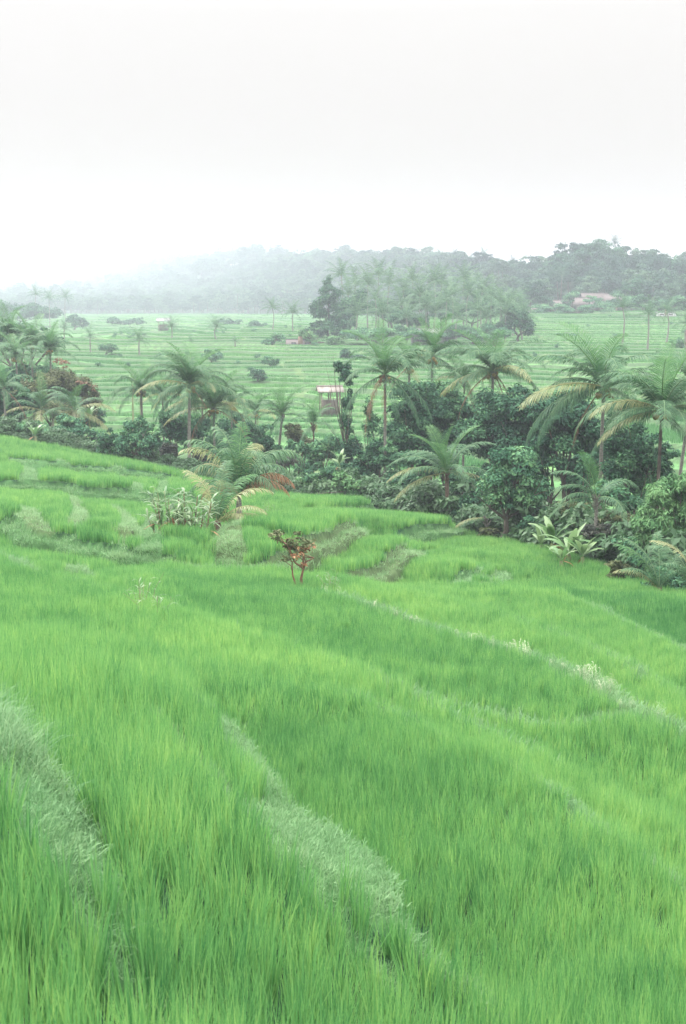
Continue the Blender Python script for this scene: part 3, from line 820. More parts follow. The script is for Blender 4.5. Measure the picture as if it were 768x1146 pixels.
# coconut palms of the valley edge
palm('coconut palm with a trunk hidden in bushes, standing alone left of the tall pair', 158, 446, 118, 3.7, 17, seed=1, mix=(.24, .4, .12, .0, .06), extra=[('low', 190, 1.0), ('low', 175, .9), ('hang', 225, .9), ('hang', 320, .8)])
palm('tall coconut palm with a bare pale trunk reaching the rice edge, left of centre', 212, 440, 100, 4.3, 22, base=210, seed=2, r0=.14, extra=[('hang', 195, 1.1), ('pale', 185, 1.0)])
palm('coconut palm with a yellow drooping frond, just right of the tall left one', 239, 466, 104, 4.1, 20, seed=3, extra=[('pale', 178, 1.0), ('pale', 5, .7)])
palm('thin coconut palm half hidden behind its neighbour with yellow fronds', 259, 462, 112, 3.2, 14, seed=4, r0=.09, mix=(.2, .3, .2, .2, .1))
palm('small leaning coconut palm with one upright feathery frond, above the dark bush', 316, 468, 112, 3.4, 9, base=306, seed=5, mix=(.35, .3, .1, 0, .2), extra=[('arch', 150, 1.0), ('arch', 20, .8), ('low', 200, .8)], nuts=False)
palm('short sparse coconut palm right of the small leaning one', 351, 478, 106, 2.9, 9, seed=6, mix=(.35, .35, .1, .1, .1), r0=.08, bark='bark_red', nuts=False)
palm('tall coconut palm in the middle with brown dead fronds and a long pale trunk', 431, 428, 92, 3.9, 12, base=432, seed=7, mix=(.25, .5, .1, .0, .0), r0=.12,
     extra=[('hang', 200, 1.1), ('dead', 215, 1.1), ('dead', 240, 1.0), ('dead', 262, .9), ('hang', 280, 1.0), ('hang', 330, 1.1), ('hang', 345, 1.15), ('arch', 30, 1.0), ('arch', 150, .9)])
palm('ragged coconut palm behind the dark trees with its crown against the far terraces', 484, 408, 104, 3.7, 16, seed=8, mix=(.25, .35, .25, .05, .1))
palm('coconut palm with pale tangled fronds and an orange dead one above the dark trees', 552, 424, 96, 4.2, 22, seed=9, mix=(.14, .46, .3, .06, .03), extra=[('dead', 180, 1.0), ('dead', 350, .9), ('arch', 180, 1.1), ('arch', 5, 1.1)])
palm('short coconut palm with a red brown trunk at the rice edge by the dark trees', 500, 532, 79, 3.9, 7, base=502, seed=10, mix=(.6, .3, .0, .0, .0), bark='bark_red', r0=.15, nuts=False,
     extra=[('arch', 172, 1.05), ('pale', 182, 1.0), ('pale', 190, .95), ('low', 205, .95), ('arch', 12, 1.0), ('pale', 0, .8), ('low', 345, .85), ('low', 300, .7), ('arch', 140, .9)])
palm('big coconut palm with drooping grey green fronds, left of the rightmost palm', 676, 442, 72, 4.4, 22, seed=11, mix=(.14, .44, .3, .04, .08), extra=[('hang', 200, 1.2), ('hang', 185, 1.3), ('arch', 170, 1.2)])
palm('big coconut palm with nuts under its crown at the right edge', 741, 468, 66, 4.2, 22, base=740, seed=12, mix=(.14, .44, .26, .05, .08), r0=.11, bark='bark_dark',
     extra=[('pale', 188, .9), ('hang', 178, 1.2), ('low', 165, 1.3), ('low', 350, 1.1)])
palm('low young palm with grey green fronds in the undergrowth below the two big right palms', 668, 560, 61, 2.6, 7, seed=13, mix=(.1, .2, .1, 0, 0), nuts=False, name='young_palm', r0=.1, extra=[('low', 182, .95), ('arch', 175, 1.0), ('arch', 168, .9), ('low', 0, .7), ('low', 195, .8), ('arch', 15, .7)])
palm('leaning coconut palm cut by the right edge, only trunk and left fronds in view', 776, 440, 74, 3.9, 16, base=756, seed=14, mix=(.2, .4, .25, .1, .05), r0=.12)
palm('low frond rosette poking out of the dark bushes left of the young round tree', 545, 583, 72, 2.4, 0, seed=15, nuts=False, name='young_palm', r0=.08, extra=[('pale', 180, .85), ('low', 188, .8), ('low', 168, .8), ('arch', 150, .7), ('low', 350, .6)])
palm('slim coconut palm behind the tall left pair, its crown just right of theirs', 226, 446, 118, 3.4, 16, seed=41, r0=.1)
palm('slim coconut palm left of the tall left pair with a thin grey trunk', 182, 450, 124, 3.3, 15, seed=42, r0=.1)
palm('thin coconut palm between the thin yellow fronded one and the small leaning one', 286, 470, 120, 3.0, 13, seed=43, r0=.09)
palm('slim coconut palm just right of the tall middle palm, rising over the dark tree', 458, 420, 108, 3.4, 15, seed=44, r0=.1)
palm('slim coconut palm rising left of the big dark tree, below the tangled crown', 520, 434, 104, 3.2, 14, seed=45, r0=.1)
# left cluster
for k, (x_, y_, Y_, L_, lb) in enumerate([
    (12, 386, 150, 4.3, 'deep green coconut palm topmost at the left edge'),
    (18, 408, 138, 3.6, 'low coconut palm under the topmost one at the left edge'),
    (35, 394, 145, 4.0, 'deep green coconut palm second from the left edge'),
    (56, 400, 142, 3.6, 'coconut palm beside the tree with red blossom')]):
    palm(lb, x_, y_, Y_, L_, 17, seed=20+k, mix=(.2, .5, .25, 0, .05), zscale=1.0)
palm('squat palm with pale drooping fronds among the bushes at the left', 46, 462, 116, 3.8, 11, seed=26, mix=(.1, .3, .2, .2, .1), nuts=False, extra=[('pale', 185, 1.0), ('pale', 350, 1.1), ('arch', 170, 1.0)])
palm('squat palm with long yellowish fronds right of the other squat palm at the left', 84, 462, 114, 3.8, 11, seed=27, mix=(.1, .3, .2, .2, .1), nuts=False, extra=[('pale', 0, 1.0), ('pale', 15, .9), ('arch', 170, 1.0)])
palm('slender palm with its pale trunk at the left frame edge', 4, 438, 112, 3.0, 10, base=5, seed=28, mix=(.3, .4, .2, 0, .1), r0=.1, nuts=False)

# broadleaf trees of the valley edge
tree('broadleaf_tree', 'big dark green tree with a dense crown, behind the round young tree', 'tree',
     [(552,462,30,28),(584,458,34,26),(540,492,30,32),(575,500,36,32),(602,480,26,28),(565,530,28,22)], 92, 'dark', r0=.24, base=566, v=.45)
tree('broadleaf_tree', 'huge blackish green tree filling the slope left of the big right palms', 'tree',
     [(612,468,26,24),(640,476,32,32),(662,500,26,28),(620,505,32,30),(648,538,34,28),(600,528,24,26),(632,450,20,16)], 82, 'dark', r0=.25, base=638, v=.4)
tree('broadleaf_tree', 'round young tree with a short forked trunk standing at the rice edge', 'tree',
     [(572,524,30,22),(553,548,24,22),(596,548,26,24),(578,566,30,16),(582,510,18,11)], 70, 'mid', r0=.14, base=561, v=.55, ls=.2, dens=1.25)
tree('broadleaf_tree', 'dark leafy tree close behind the tall middle palm', 'tree',
     [(466,446,24,24),(478,474,28,28),(456,492,26,28),(486,512,26,28),(452,462,16,18)], 97, 'dark', r0=.18, base=474, v=.42)
tree('vine_covered_tree', 'bare topped tree smothered in hanging vines beside the rusty hut', 'tree',
     [(386,424,12,16),(379,412,8,11),(390,450,9,17),(389,478,10,20),(394,505,15,20),(392,528,22,18)], 99, 'dark', r0=.12, base=391, v=.35, ls=.2, sub=12)
tree('broadleaf_tree', 'dark bushy tree draped with creepers under the rightmost palms', 'tree',
     [(712,512,26,26),(735,532,22,26),(694,528,20,26),(722,548,26,18),(690,500,14,20)], 68, 'dark', r0=.16, base=716, v=.5, ls=.19)
tree('bamboo_clump', 'pale green bamboo like thicket with drooping leaves at the right edge', 'bamboo',
     [(750,556,30,26),(772,580,30,34),(738,584,28,24),(758,606,34,24),(728,604,20,18),(764,540,18,14)], 57, 'light', r0=.07, base=755, v=.5, ls=.24, elong=.22, droop=.55, dens=1.6)
tree('broadleaf_tree', 'grey green tree with red blossom near the left edge', 'tree',
     [(62,432,26,18),(90,438,20,20),(40,440,22,18),(78,462,28,18),(104,455,12,22)], 128, 'olive', r0=.18, base=70, v=.5,
     extra=[(72,408,9,6),(92,430,11,6),(104,438,7,9),(98,448,9,5),(66,404,7,4)])
tree('broadleaf_tree', 'dark rounded bush tree at the rice edge, left one of the round pair', 'tree',
     [(124,494,14,16),(132,506,15,12),(118,505,11,10)], 101, 'dark', r0=.12, base=126, v=.6)
tree('broadleaf_tree', 'rounded bush tree with a visible stem, right one of the round pair', 'tree',
     [(152,484,20,16),(162,498,16,14),(144,500,16,14)], 99, 'mid', r0=.13, base=155, v=.5)
tree('broadleaf_tree', 'dense dark round tree under the small leaning palm', 'tree',
     [(296,492,17,15),(305,505,14,12)], 106, 'dark', r0=.12, base=299, v=.5)
tree('broadleaf_tree', 'low blue green tree behind the two left palms with its crown between their trunks', 'tree',
     [(262,478,18,14),(280,486,14,12),(225,478,14,18),(196,482,16,20)], 116, 'dark', r0=.13, base=240, v=.55)
tree('broadleaf_tree', 'green bushy tree below the squat palms at the left', 'tree',
     [(30,486,26,16),(62,490,26,14),(92,488,20,18),(76,478,18,14)], 110, 'mid', r0=.13, base=62, v=.45)
tree('broadleaf_tree', 'sparse grey stemmed sapling between the vine covered tree and the dark trees', 'tree',
     [(418,480,12,22),(424,505,14,18),(412,458,8,12)], 96, 'mid', r0=.07, base=419, v=.5, dens=.7)
tree('broadleaf_tree', 'dark tree between the left cluster of palms and the rice', 'tree',
     [(8,470,20,20),(0,440,22,26),(-15,470,20,24),(24,452,18,16)], 118, 'dark', r0=.16, base=4, v=.5)

MORE = [
 ('leafy green tree behind the squat palms at the left edge', [(28,444,24,20),(50,452,22,18),(8,450,20,20)], 132, 'mid', .24),
 ('dark tree behind the blossom tree at the left', [(84,456,22,18),(104,468,16,16),(66,448,18,16)], 136, 'dark', .24),
 ('bushy tree under the deep green palms at the left edge', [(20,424,24,18),(48,420,22,16),(0,428,20,18)], 146, 'mid', .26),
 ('dark tree behind the bare pale trunk', [(196,474,22,22),(214,492,18,18),(184,494,16,16)], 108, 'dark', .22),
 ('low dark tree between the pale trunk and the dense round tree', [(248,492,18,16),(264,500,16,14),(236,500,14,14)], 110, 'dark', .2),
 ('olive tree right of the dense round tree', [(330,486,14,14),(340,498,14,12)], 112, 'olive', .2),
 ('green tree between the short sparse palm and the vine covered tree', [(360,508,16,16),(372,498,12,14),(350,520,14,12)], 102, 'mid', .22),
 ('dark tree joining the vine covered tree and the tall middle palm', [(410,522,20,18),(428,508,16,18),(402,538,18,14)], 95, 'dark', .24),
 ('dark tree behind the short palm at the rice edge', [(500,470,24,22),(516,490,22,22),(492,496,20,20)], 96, 'dark', .2),
 ('wide dark tree below the ragged palm', [(500,444,22,18),(520,456,20,18),(482,440,16,14)], 102, 'mid', .26),
 ('dark tree filling the gap below the big right palms', [(690,470,22,22),(706,490,20,20),(684,500,18,20)], 84, 'dark', .22),
 ('dark tree behind the creeper draped one', [(726,500,18,18),(744,512,16,16)], 78, 'dark', .2),
 ('green tree between the blackish tree and the bamboo', [(690,556,20,16),(706,566,16,14),(676,548,16,14)], 65, 'mid', .2),
 ('light green young tree at the rice edge left of the tall middle palm', [(394,548,14,12),(382,538,12,11)], 86, 'light', .18)]
for lb, bl_, Y_, lf, l_ in MORE: tree('broadleaf_tree', lb, 'tree', bl_, Y_, lf, ls=l_, v=.5, r0=.13)
SH = [(364,532,90,26,16,'dark','dark shrub at the rice edge below the vine covered tree'),
 (404,545,88,22,14,'mid','mid green shrub at the rice edge left of the tall middle palm'),
 (342,545,90,15,13,'light','yellow green shrub at the rice edge left of the dark one'),
 (452,540,86,20,18,'dark','dark shrub just right of the tall middle palm'),
 (445,515,92,26,18,'mid','leafy shrub crossed by the trunk of the tall middle palm'),
 (478,560,81,20,14,'dark','dark shrub left of the red brown trunk'),
 (528,562,77,24,20,'dark','blackish shrub right of the red brown trunk'),
 (512,540,82,20,20,'dark','blackish shrub behind the short palm'),
 (545,595,71,16,8,'olive','low weedy shrub left of the round tree trunk'),
 (600,585,68,22,14,'dark','dark shrub right of the round tree trunk'),
 (648,570,65,22,12,'olive','olive shrub below the huge blackish tree'),
 (690,582,62,24,12,'olive','olive shrub left of the pale bamboo'),
 (668,596,60,22,11,'purple','brownish shrub behind the banana plants'),
 (700,610,57,18,14,'mid','mid green shrub between banana plants and bamboo'),
 (690,634,54,16,10,'olive','low olive shrub at the rice edge right of the banana plants'),
 (740,645,51,24,12,'mid','green shrub under the pale bamboo at the rice edge'),
 (190,505,103,16,14,'purple','dull purple shrub left of the bare pale trunk'),
 (222,512,101,18,12,'purple','dull purple shrub right of the bare pale trunk'),
 (258,512,100,22,12,'mid','green shrub behind the drooping young palm'),
 (322,515,98,16,15,'purple','brown shrub right of the dense round tree'),
 (335,500,100,16,13,'mid','green shrub behind the brown one'),
 (92,506,105,18,9,'olive','low grey shrub left of the round bush pair'),
 (60,500,107,16,9,'olive','low grey shrub under the squat palms'),
 (176,516,100,12,7,'light','small pale shrub right of the round bush pair'),
 (228,540,91,7,6,'mid','small round shrub on the paddy bund left of the drooping young palm'),
 (384,560,87,12,6,'olive','low weedy shrub on the rice edge'),
 (420,520,96,20,20,'dark','dark shrub behind the tall middle palm'),
 (560,500,100,50,30,'dark','dark thicket behind the big trees'),
 (276,520,100,18,10,'olive','olive shrub at the rice edge behind the drooping young palm'),
 (240,520,100,16,9,'dark','dark shrub between pale trunk and drooping young palm'),
 (628,590,66,18,10,'dark','dark shrub behind the left banana plant'),
 (720,628,54,18,12,'dark','dark shrub in the hollow left of the bamboo'),
 (770,655,50,20,14,'dark','dark shrub at the right frame edge by the rice'),
 (650,520,78,24,24,'dark','dark thicket left of the creeper draped tree')]
for (x_, y_, Y_, w_, h_, lf, lb) in SH:
    shrub('shrub', lb, x_, y_, Y_, w_, h_, lf, ls=.2 if Y_ > 70 else .17, dens=1.5)

# banana plants
def blade_leaf(A, rng, L, W_, e0, bend, az, v=.5, origin=(0, 0, 0), tear=.25, m=0, N=9, fold=.3):
    ca, sa = math.cos(az), math.sin(az); p = np.zeros(3); V = []
    for i in range(N+1):
        s = i/N; e_ = e0-bend*s**1.3; d = np.array([math.cos(e_), 0, math.sin(e_)]); up = np.array([-d[2], 0, d[0]])
        w = W_*.5*(math.sin(PI*min(1, max(0, (s-.12)/.88*.93+.05)))**.55 if s > .12 else .08)
        a_, b_ = w*(1-tear*rng.random()), w*(1-tear*rng.random())
        V += [p+np.array([0, a_, 0])-up*a_*fold*rng.uniform(.2, 1.5), p.copy(), p+np.array([0, -b_, 0])-up*b_*fold*rng.uniform(.2, 1.5)]
        p = p+d*L/N
    R = np.array([[ca, -sa, 0], [sa, ca, 0], [0, 0, 1]])
    F = []
    for i in range(N): F += [(3*i, 3*i+1, 3*i+4, 3*i+3), (3*i+1, 3*i+2, 3*i+5, 3*i+4)]
    A.add(np.array(V)@R.T+np.array(origin), F, v, m)

def banana(label, px, py, Y, L, n, seed, leafm='banana', H=None, W_=None):
    rng = random.Random(seed); b0 = P(px, py, Y); z0 = gz(float(b0[0]), Y)
    root = empty('banana_plant', (float(b0[0]), Y, z0), label, 'banana plant')
    H = max(.5, float(b0[2])-z0) if H is None else H
    T = Acc(); T.tube([(0, 0, -.2), (.02, 0, H*.5), (0, .02, H)], [.13, .10, .06], 8); mobj('stem', T.mesh('stem', M['stem']), root)
    az = rng.uniform(0, 6)
    for k in range(n):
        az += 2.4+rng.uniform(-.4, .4); A = Acc()
        dead = k >= n-1
        blade_leaf(A, rng, L*rng.uniform(.8, 1.1), (W_ or L*.24), math.radians(rng.uniform(-40, 0) if dead else rng.uniform(45, 85)), math.radians(rng.uniform(40, 100)), az, rng.uniform(.3, .9), (0, 0, H))
        f_ = mobj('leaf', A.mesh('leaf', M['dry' if dead else leafm]), root)
        if dead: f_['label'] = 'dry brown hanging leaf'
for k, (x_, y_, Y_, L_, n_, lb) in enumerate([
    (618, 608, 62, 1.9, 8, 'leftmost banana plant in the hollow with wide pale leaves'),
    (637, 622, 59, 2.0, 9, 'tallest banana plant of the group at the rice edge'),
    (652, 626, 58, 1.6, 7, 'right banana plant leaning over the rice edge'),
    (606, 612, 63, 1.3, 6, 'small banana plant left of the others, under the round tree'),
    (628, 636, 57, 1.2, 6, 'low banana sucker in front of the tallest one'),
    (152, 512, 100, 1.2, 5, 'small banana plant beside the round bush pair'),
    (380, 520, 94, 1.5, 6, 'banana plant with broad leaves below the vine covered tree'),
    (40, 500, 104, 1.6, 6, 'pale banana plant at the rice edge on the left'),
    (100, 470, 115, 1.9, 6, 'banana plant with a curled yellow leaf behind the left bushes'),
    (148, 430, 150, 1.6, 6, 'banana plant left of the lone palm on the valley floor')]):
    banana(lb, x_, y_, Y_, L_*.8, n_+2, 300+k)

# young palms and plants in the near paddies
def rosette(name, label, cat, px, py, Y, fr, hb=.35, group=None):
    b0 = P(px, py, Y); x0 = float(b0[0]); z0 = gz(x0, Y)
    root = empty(name, (x0, Y, z0), label, cat, group)
    rng = random.Random(int(px*7+py))
    T = Acc(); T.tube([(0, 0, -.2), (0, 0, hb*.6), (0, 0, hb+.15)], [.18, .16, .08], 8); mobj('trunk', T.mesh('trunk', M['bark' if hb > 1 else 'bark_red']), root)
    root.scale = (.84, .84, 1.0) if hb > 1 else (1, 1, 1)
    for (mat, L, e0, bend, az, hang, *lb) in fr:
        A = Acc(); frond_acc(A, rng, L, math.radians(e0), math.radians(bend), n=46, hang=hang, az=math.radians(az), v=.55, lw=.055, ll=.85,
                             keep=.8 if 'dead' in mat or 'orange' in mat else 1)
        f_ = mobj('frond', A.mesh('frond', M[mat]), root, (0, 0, hb))
        if lb: f_['label'] = lb[0]
    return root
rosette('young_palm', 'drooping young palm with an orange dead frond in the middle of the paddies', 'palm tree', 268, 600, 60.5,
  [('frond', 4.1, 78, 95, 165, .9), ('frond', 3.9, 74, 110, 20, .9), ('frond_pale', 3.9, 84, 120, 60, .9), ('frond', 4.0, 86, 85, 120, .8), ('frond', 4.2, 70, 105, 5, 1.1), ('frond_pale', 4.1, 72, 100, 178, .9),
   ('frond', 3.7, 66, 120, 340, 1.1), ('frond', 3.7, 64, 115, 200, 1.1), ('frond', 3.9, 80, 110, 300, .8), ('frond', 3.9, 82, 105, 250, .8), ('frond_young', 3.5, 88, 55, 90, .4), ('frond_pale', 3.6, 60, 110, 150, 1.0),
   ('frond', 3.7, 62, 90, 35, 1.1), ('frond_orange', 3.4, 52, 105, 352, 1.5, 'orange dead frond'), ('frond_orange', 3.0, 40, 100, 15, 1.5, 'orange dead frond'), ('frond', 3.3, 55, 120, 320, 1.2), ('frond_pale', 3.2, 50, 125, 230, 1.3), ('frond', 3.0, 68, 150, 100, 1.1), ('frond_dead', 2.6, 45, 140, 190, 1.5, 'brown dead frond'), ('frond', 3.2, 40, 100, 165, 1.2), ('frond_orange', 2.4, 62, 150, 350, 1.6, 'orange dead frond'), ('frond_dead', 1.8, 50, 130, 240, 1.6, 'brown dead frond'), ('frond_orange', 1.6, 60, 150, 215, 1.6, 'orange dead frond')], hb=1.25)
rosette('young_palm', 'bushy young palm with low pale fronds between the blade leaved clump and the drooping palm', 'palm tree', 244, 622, 50.5,
  [('frond_pale', 2.5, 80, 70, 150, .6), ('frond_pale', 2.6, 70, 100, 10, .8), ('frond', 2.6, 84, 60, 80, .6), ('frond_pale', 2.3, 50, 90, 340, .8), ('frond_young', 2.6, 76, 80, 40, .6), ('frond_pale', 2.0, 35, 80, 0, .8), ('frond_young', 2.3, 60, 70, 200, .7), ('frond', 2.2, 72, 80, 290, .6), ('frond_pale', 2.0, 40, 75, 310, .8)])
rosette('young_palm', 'young palm with arching fronds at the right edge of the rice', 'palm tree', 738, 664, 49,
  [('frond', 2.3, 80, 60, 160, .7), ('frond_young', 2.4, 70, 70, 150, .7), ('frond', 2.2, 84, 50, 90, .6), ('frond', 2.0, 60, 80, 200, .8), ('frond', 2.1, 72, 60, 20, .7), ('frond_pale', 1.9, 55, 80, 175, .8), ('frond', 2.0, 66, 80, 320, .8)])
rosette('young_palm', 'palm rosette at the right frame edge with one broad yellowish arching frond', 'palm tree', 776, 668, 47.5,
  [('frond_pale', 2.6, 88, 95, 165, .35), ('frond', 2.5, 80, 95, 140, .7), ('frond_pale', 2.4, 75, 90, 20, .7), ('frond', 2.2, 70, 80, 220, .7)])

def blade_clump(label, px, py, Y, H, w, seed):
    rng = random.Random(seed); b0 = P(px, py, Y); x0 = float(b0[0]); z0 = gz(x0, Y)
    root = empty('leafy_plant', (x0, Y, z0), label, 'plant')
    for k in range(24):
        q = rng.uniform(0, 6.28); r = w*.5*math.sqrt(rng.random()); bx_, by_ = r*math.cos(q), r*math.sin(q)
        h = H*rng.uniform(.45, .95); tx, ty = bx_*1.3+rng.uniform(-.1, .1), by_*1.3
        T = Acc(); T.tube([(bx_, by_, -.1), ((bx_+tx)/2, (by_+ty)/2, h*.5), (tx, ty, h)], [.030, .024, .012], 5)
        st_ = mobj('stem', T.mesh('stem', M['twig' if k % 2 else 'stem']), root)
        A = Acc()
        for j in range(13):
            s = .30+.70*j/12
            o_ = (bx_+(tx-bx_)*s, by_+(ty-by_)*s, h*s)
            blade_leaf(A, rng, rng.uniform(.35, .75), .085, math.radians(rng.uniform(15, 75)), math.radians(rng.uniform(50, 120)), rng.uniform(0, 6.28), rng.uniform(.2, 1), o_, .1, N=5)
        mobj('leaves', A.mesh('leaves', M['pale_leaf']), root)
        if k % 3 == 0:
            D = Acc()
            for j in range(4): blade_leaf(D, rng, rng.uniform(.4, .8), .10, math.radians(rng.uniform(-60, 10)), math.radians(60), rng.uniform(0, 6.28), rng.uniform(.2, 1), (tx*.8, ty*.8, h*rng.uniform(.3, .6)), .1, N=4)
            mobj('dry_leaves', D.mesh('dry_leaves', M['dry']), root)
blade_clump('clump of tall plants with pale blade leaves and orange stems in the left paddies', 206, 630, 47.5, 1.7, 1.75, 41)

def twig_bush():
    Y = 38.5; px = 338; rng = random.Random(9); b0 = P(px, 672, Y); x0 = float(b0[0]); z0 = gz(x0, Y); s = mpp(Y)
    root = empty('small_tree', (x0, Y, z0+.25), 'small sapling with orange dead branches and sparse leaves alone in the middle of the rice', 'tree')
    T = Acc(); A = Acc(); D = Acc(); rr = np.random.default_rng(5)
    def br(a, b, r, d):
        a = np.array(a, float); b = np.array(b, float); mid = (a+b)/2+rr.normal(0, .05, 3)
        T.tube([a, mid, b], [r, r*.8, r*.5], 5)
        if d > 0:
            for k in range(3):
                q = b+np.array([rng.uniform(-.38, .38), rng.uniform(-.3, .3), rng.uniform(.05, .4)])*(.6+.25*d)
                br(b if k else mid, q, r*.55, d-1)
        else:
            leafcloud(A if b[0] < -.1 or b[2] > 1.25 or rng.random() < .35 else D, rr, b, (.24, .24, .2), .6, .11, .5, .3, 3, .6)
    br((0, 0, -.2), (.05, 0, .55), .05, 0); br((.05, 0, .5), (-.28, 0, 1.0), .035, 2); br((.05, 0, .5), (.32, .05, .85), .035, 2)
    br((.05, 0, .5), (.02, .1, 1.05), .03, 1); br((-.28, 0, 1.0), (-.40, 0, 1.5), .022, 1); br((-.12, -.1, -.2), (-.25, -.1, .75), .03, 1)
    root.scale = (1.05, 1.05, .82)
    mobj('trunk', T.mesh('trunk', M['twig']), root); mobj('crown', A.mesh('crown', M['olive']), root)
    mobj('dead_leaves', D.mesh('dead_leaves', M['dry']), root)
twig_bush()
# weeds
def weed_plant(label, px, py, Y, H, seed, n=7):
    rng = random.Random(seed); b0 = P(px, py, Y); x0 = float(b0[0]); z0 = gz(x0, Y)
    root = empty('weed', (x0, Y, z0), label, 'plant'); T = Acc(); A = Acc()
    for k in range(n):
        q = rng.uniform(0, 6.28); r = .3*rng.random(); h = H*rng.uniform(.6, 1); e_ = (r*math.cos(q)*2.4, r*math.sin(q)*2, h)
        T.tube([(r*math.cos(q), r*math.sin(q), -.05), (r*math.cos(q)*1.4, r*math.sin(q)*1.3, h*.6), e_], [.008, .006, .003], 4)
        for j in range(5): blade_leaf(A, rng, .22, .02, math.radians(rng.uniform(20, 70)), math.radians(80), rng.uniform(0, 6.28), rng.uniform(.2, 1), (e_[0]*(.5+.1*j), e_[1]*(.5+.1*j), h*(.45+.13*j)), .1, N=4)
    mobj('stem', T.mesh('stem', M['stem']), root); mobj('leaves', A.mesh('leaves', M['pale_leaf']), root)
weed_plant('tall pale weed sticking out of the rice left of centre', 158, 690, 27.5, .85, 3)
weed_plant('sprawling pale weed beside the taller one in the rice', 176, 696, 26.8, .65, 4, 5)
weed_plant('pale weed on the bund below the orange branched sapling', 372, 690, 38, .7, 5)
weed_plant('dry weed between the young palm and the sapling', 300, 628, 56, .9, 6)

# ------------------------------------------------------------------ undergrowth of the gully
rr = np.random.default_rng(12)
def bushsrc(mat, rad, ls, dens=1.2, sub=9, elong=.5):
    A = Acc(); leafcloud(A, rr, (0, 0, rad*.55), (rad, rad, rad*.8), dens, ls, elong, .2, sub, .5); return A.mesh('bush', mat)
src_b = [bushsrc(M['weed'], .8, .15) for _ in range(4)]
x_, y_ = jgrid(-40, 34, 46, 165, .95, rg_); dt = y_-y_tree(x_, y_)
ok = (dt > .7) & (dt < 33) & (np.abs(x_) < .29*y_+3)
x_, y_ = x_[ok], y_[ok]; z_ = ground_full(x_, y_)[0]; n_ = len(x_); dt = y_-y_tree(x_, y_)
scatter('undergrowth', np.stack([x_, y_, z_-.1], 1), np.clip(.35+.6*(fnoise(x_/4, y_/4, 71)-.3), 0, 1), rg_.integers(0, 4, n_),
        rg_.uniform(.5, 1.2, n_)*np.where(dt < 3, .6, np.where((x_/y_ > .0), 2.3, 1.35)), src_b, 'tangled weeds and bushes filling the gully behind the rice edge', 'undergrowth', tilt=.15, seed=13)

# ------------------------------------------------------------------ the far side: palms, trees, houses, wooded ridge
def far_crown(seed, n=20):
    A = Acc(); rng = random.Random(seed); az = 0
    for k in range(n):
        az += 2.4; t = k/n; e0 = 82-85*t+rng.uniform(-8, 8); be = 40+60*t
        frond_acc(A, rng, 4.0*rng.uniform(.85, 1.1), math.radians(e0), math.radians(be), n=16, hang=.5+.6*t, az=az, v=.55-.2*t, lw=.17, segs=1, m=0)
    return A.mesh('crown', [M['frond']])
FCR = [far_crown(500+k, 16+2*k) for k in range(4)]
def far_trunk(H, seed):
    T = Acc(); rng = random.Random(seed); b = rng.uniform(-.4, .4)
    T.tube([(0, 0, -.3), (b, 0, H*.35), (b*1.2, 0, H*.7), (0, 0, H)], [.26, .17, .15, .13], 6); return T.mesh('trunk', M['bark'])
def far_palm(px, py, Y, L, label, group, seed):
    c = P(px, py, Y); z0 = gz(float(c[0]), Y); H = float(c[2])-z0
    root = empty('coconut_palm', (float(c[0]), Y, z0), label, 'palm tree', group)
    mobj('trunk', far_trunk(H, seed), root)
    s_ = L/4; mobj('crown', FCR[seed % 4], root, (0, 0, H), (0, 0, seed*1.7), (s_, s_, s_))
FP = [(101,378,300,3.4,'lone hazy palm on the left terraces'),(156,381,285,3.6,'hazy bushy crowned palm on the left terraces'),(192,366,350,3.6,'slender far palm below the small pale roof'),
 (242,366,335,3.6,'slender far palm with a tall trunk on the middle terraces'),(72,368,340,3.0,'small hazy palm by the left trees'),(214,384,330,2.4,'low far palm between the slender ones'),
 (305,345,400,4.4,'far palm left of the brown roofed shed'),(328,350,370,4.4,'far palm just behind the brown roofed shed'),(263,382,300,1.9,'small far palm below the middle terraces'),
 (40,330,620,5.6,'leftmost palm of the hazy skyline trio at the left'),(55,334,610,5.2,'middle palm of the hazy skyline trio at the left'),(73,333,620,5.4,'right palm of the hazy skyline trio at the left'),
 (697,344,285,4.0,'left of the three far palms on the right terraces'),(726,352,270,4.2,'middle of the three far palms on the right terraces'),(747,350,290,4.0,'right of the three far palms on the right terraces'),
 (770,362,260,3.6,'far palm cut by the right frame edge')]
for k, f_ in enumerate(FP): far_palm(*f_[:4], f_[4], None, 40+k)
GP = 'palms of the far grove'
grove = [(382,308,360,4.6),(412,318,345,4.8),(436,318,350,4.6),(452,325,340,4.4),(486,316,345,5.0),(470,330,335,4.4),(400,352,310,4.6),(428,352,305,4.4),(506,330,330,4.4),
         (524,330,325,4.6),(488,350,305,4.6),(535,348,305,4.2),(562,340,315,4.6),(566,352,300,4.0),(455,356,300,4.0),(512,356,296,4.0),(420,335,330,4.2),(540,326,335,4.6),(550,336,325,4.4),(495,318,350,4.8),(520,312,355,4.6),(575,340,322,4.0),(585,350,306,3.8),(448,342,318,4.4),(462,314,352,4.6),(476,345,308,4.2),(390,330,340,4.4),(398,318,352,4.4),(424,308,365,4.8),(500,338,318,4.2),(545,356,300,3.8)]
for k, (x_, y_, Y_, L_) in enumerate(grove):
    far_palm(x_, y_, Y_, L_*1.25, 'hazy coconut palm in the dense grove beyond the middle terraces', GP, 70+k)

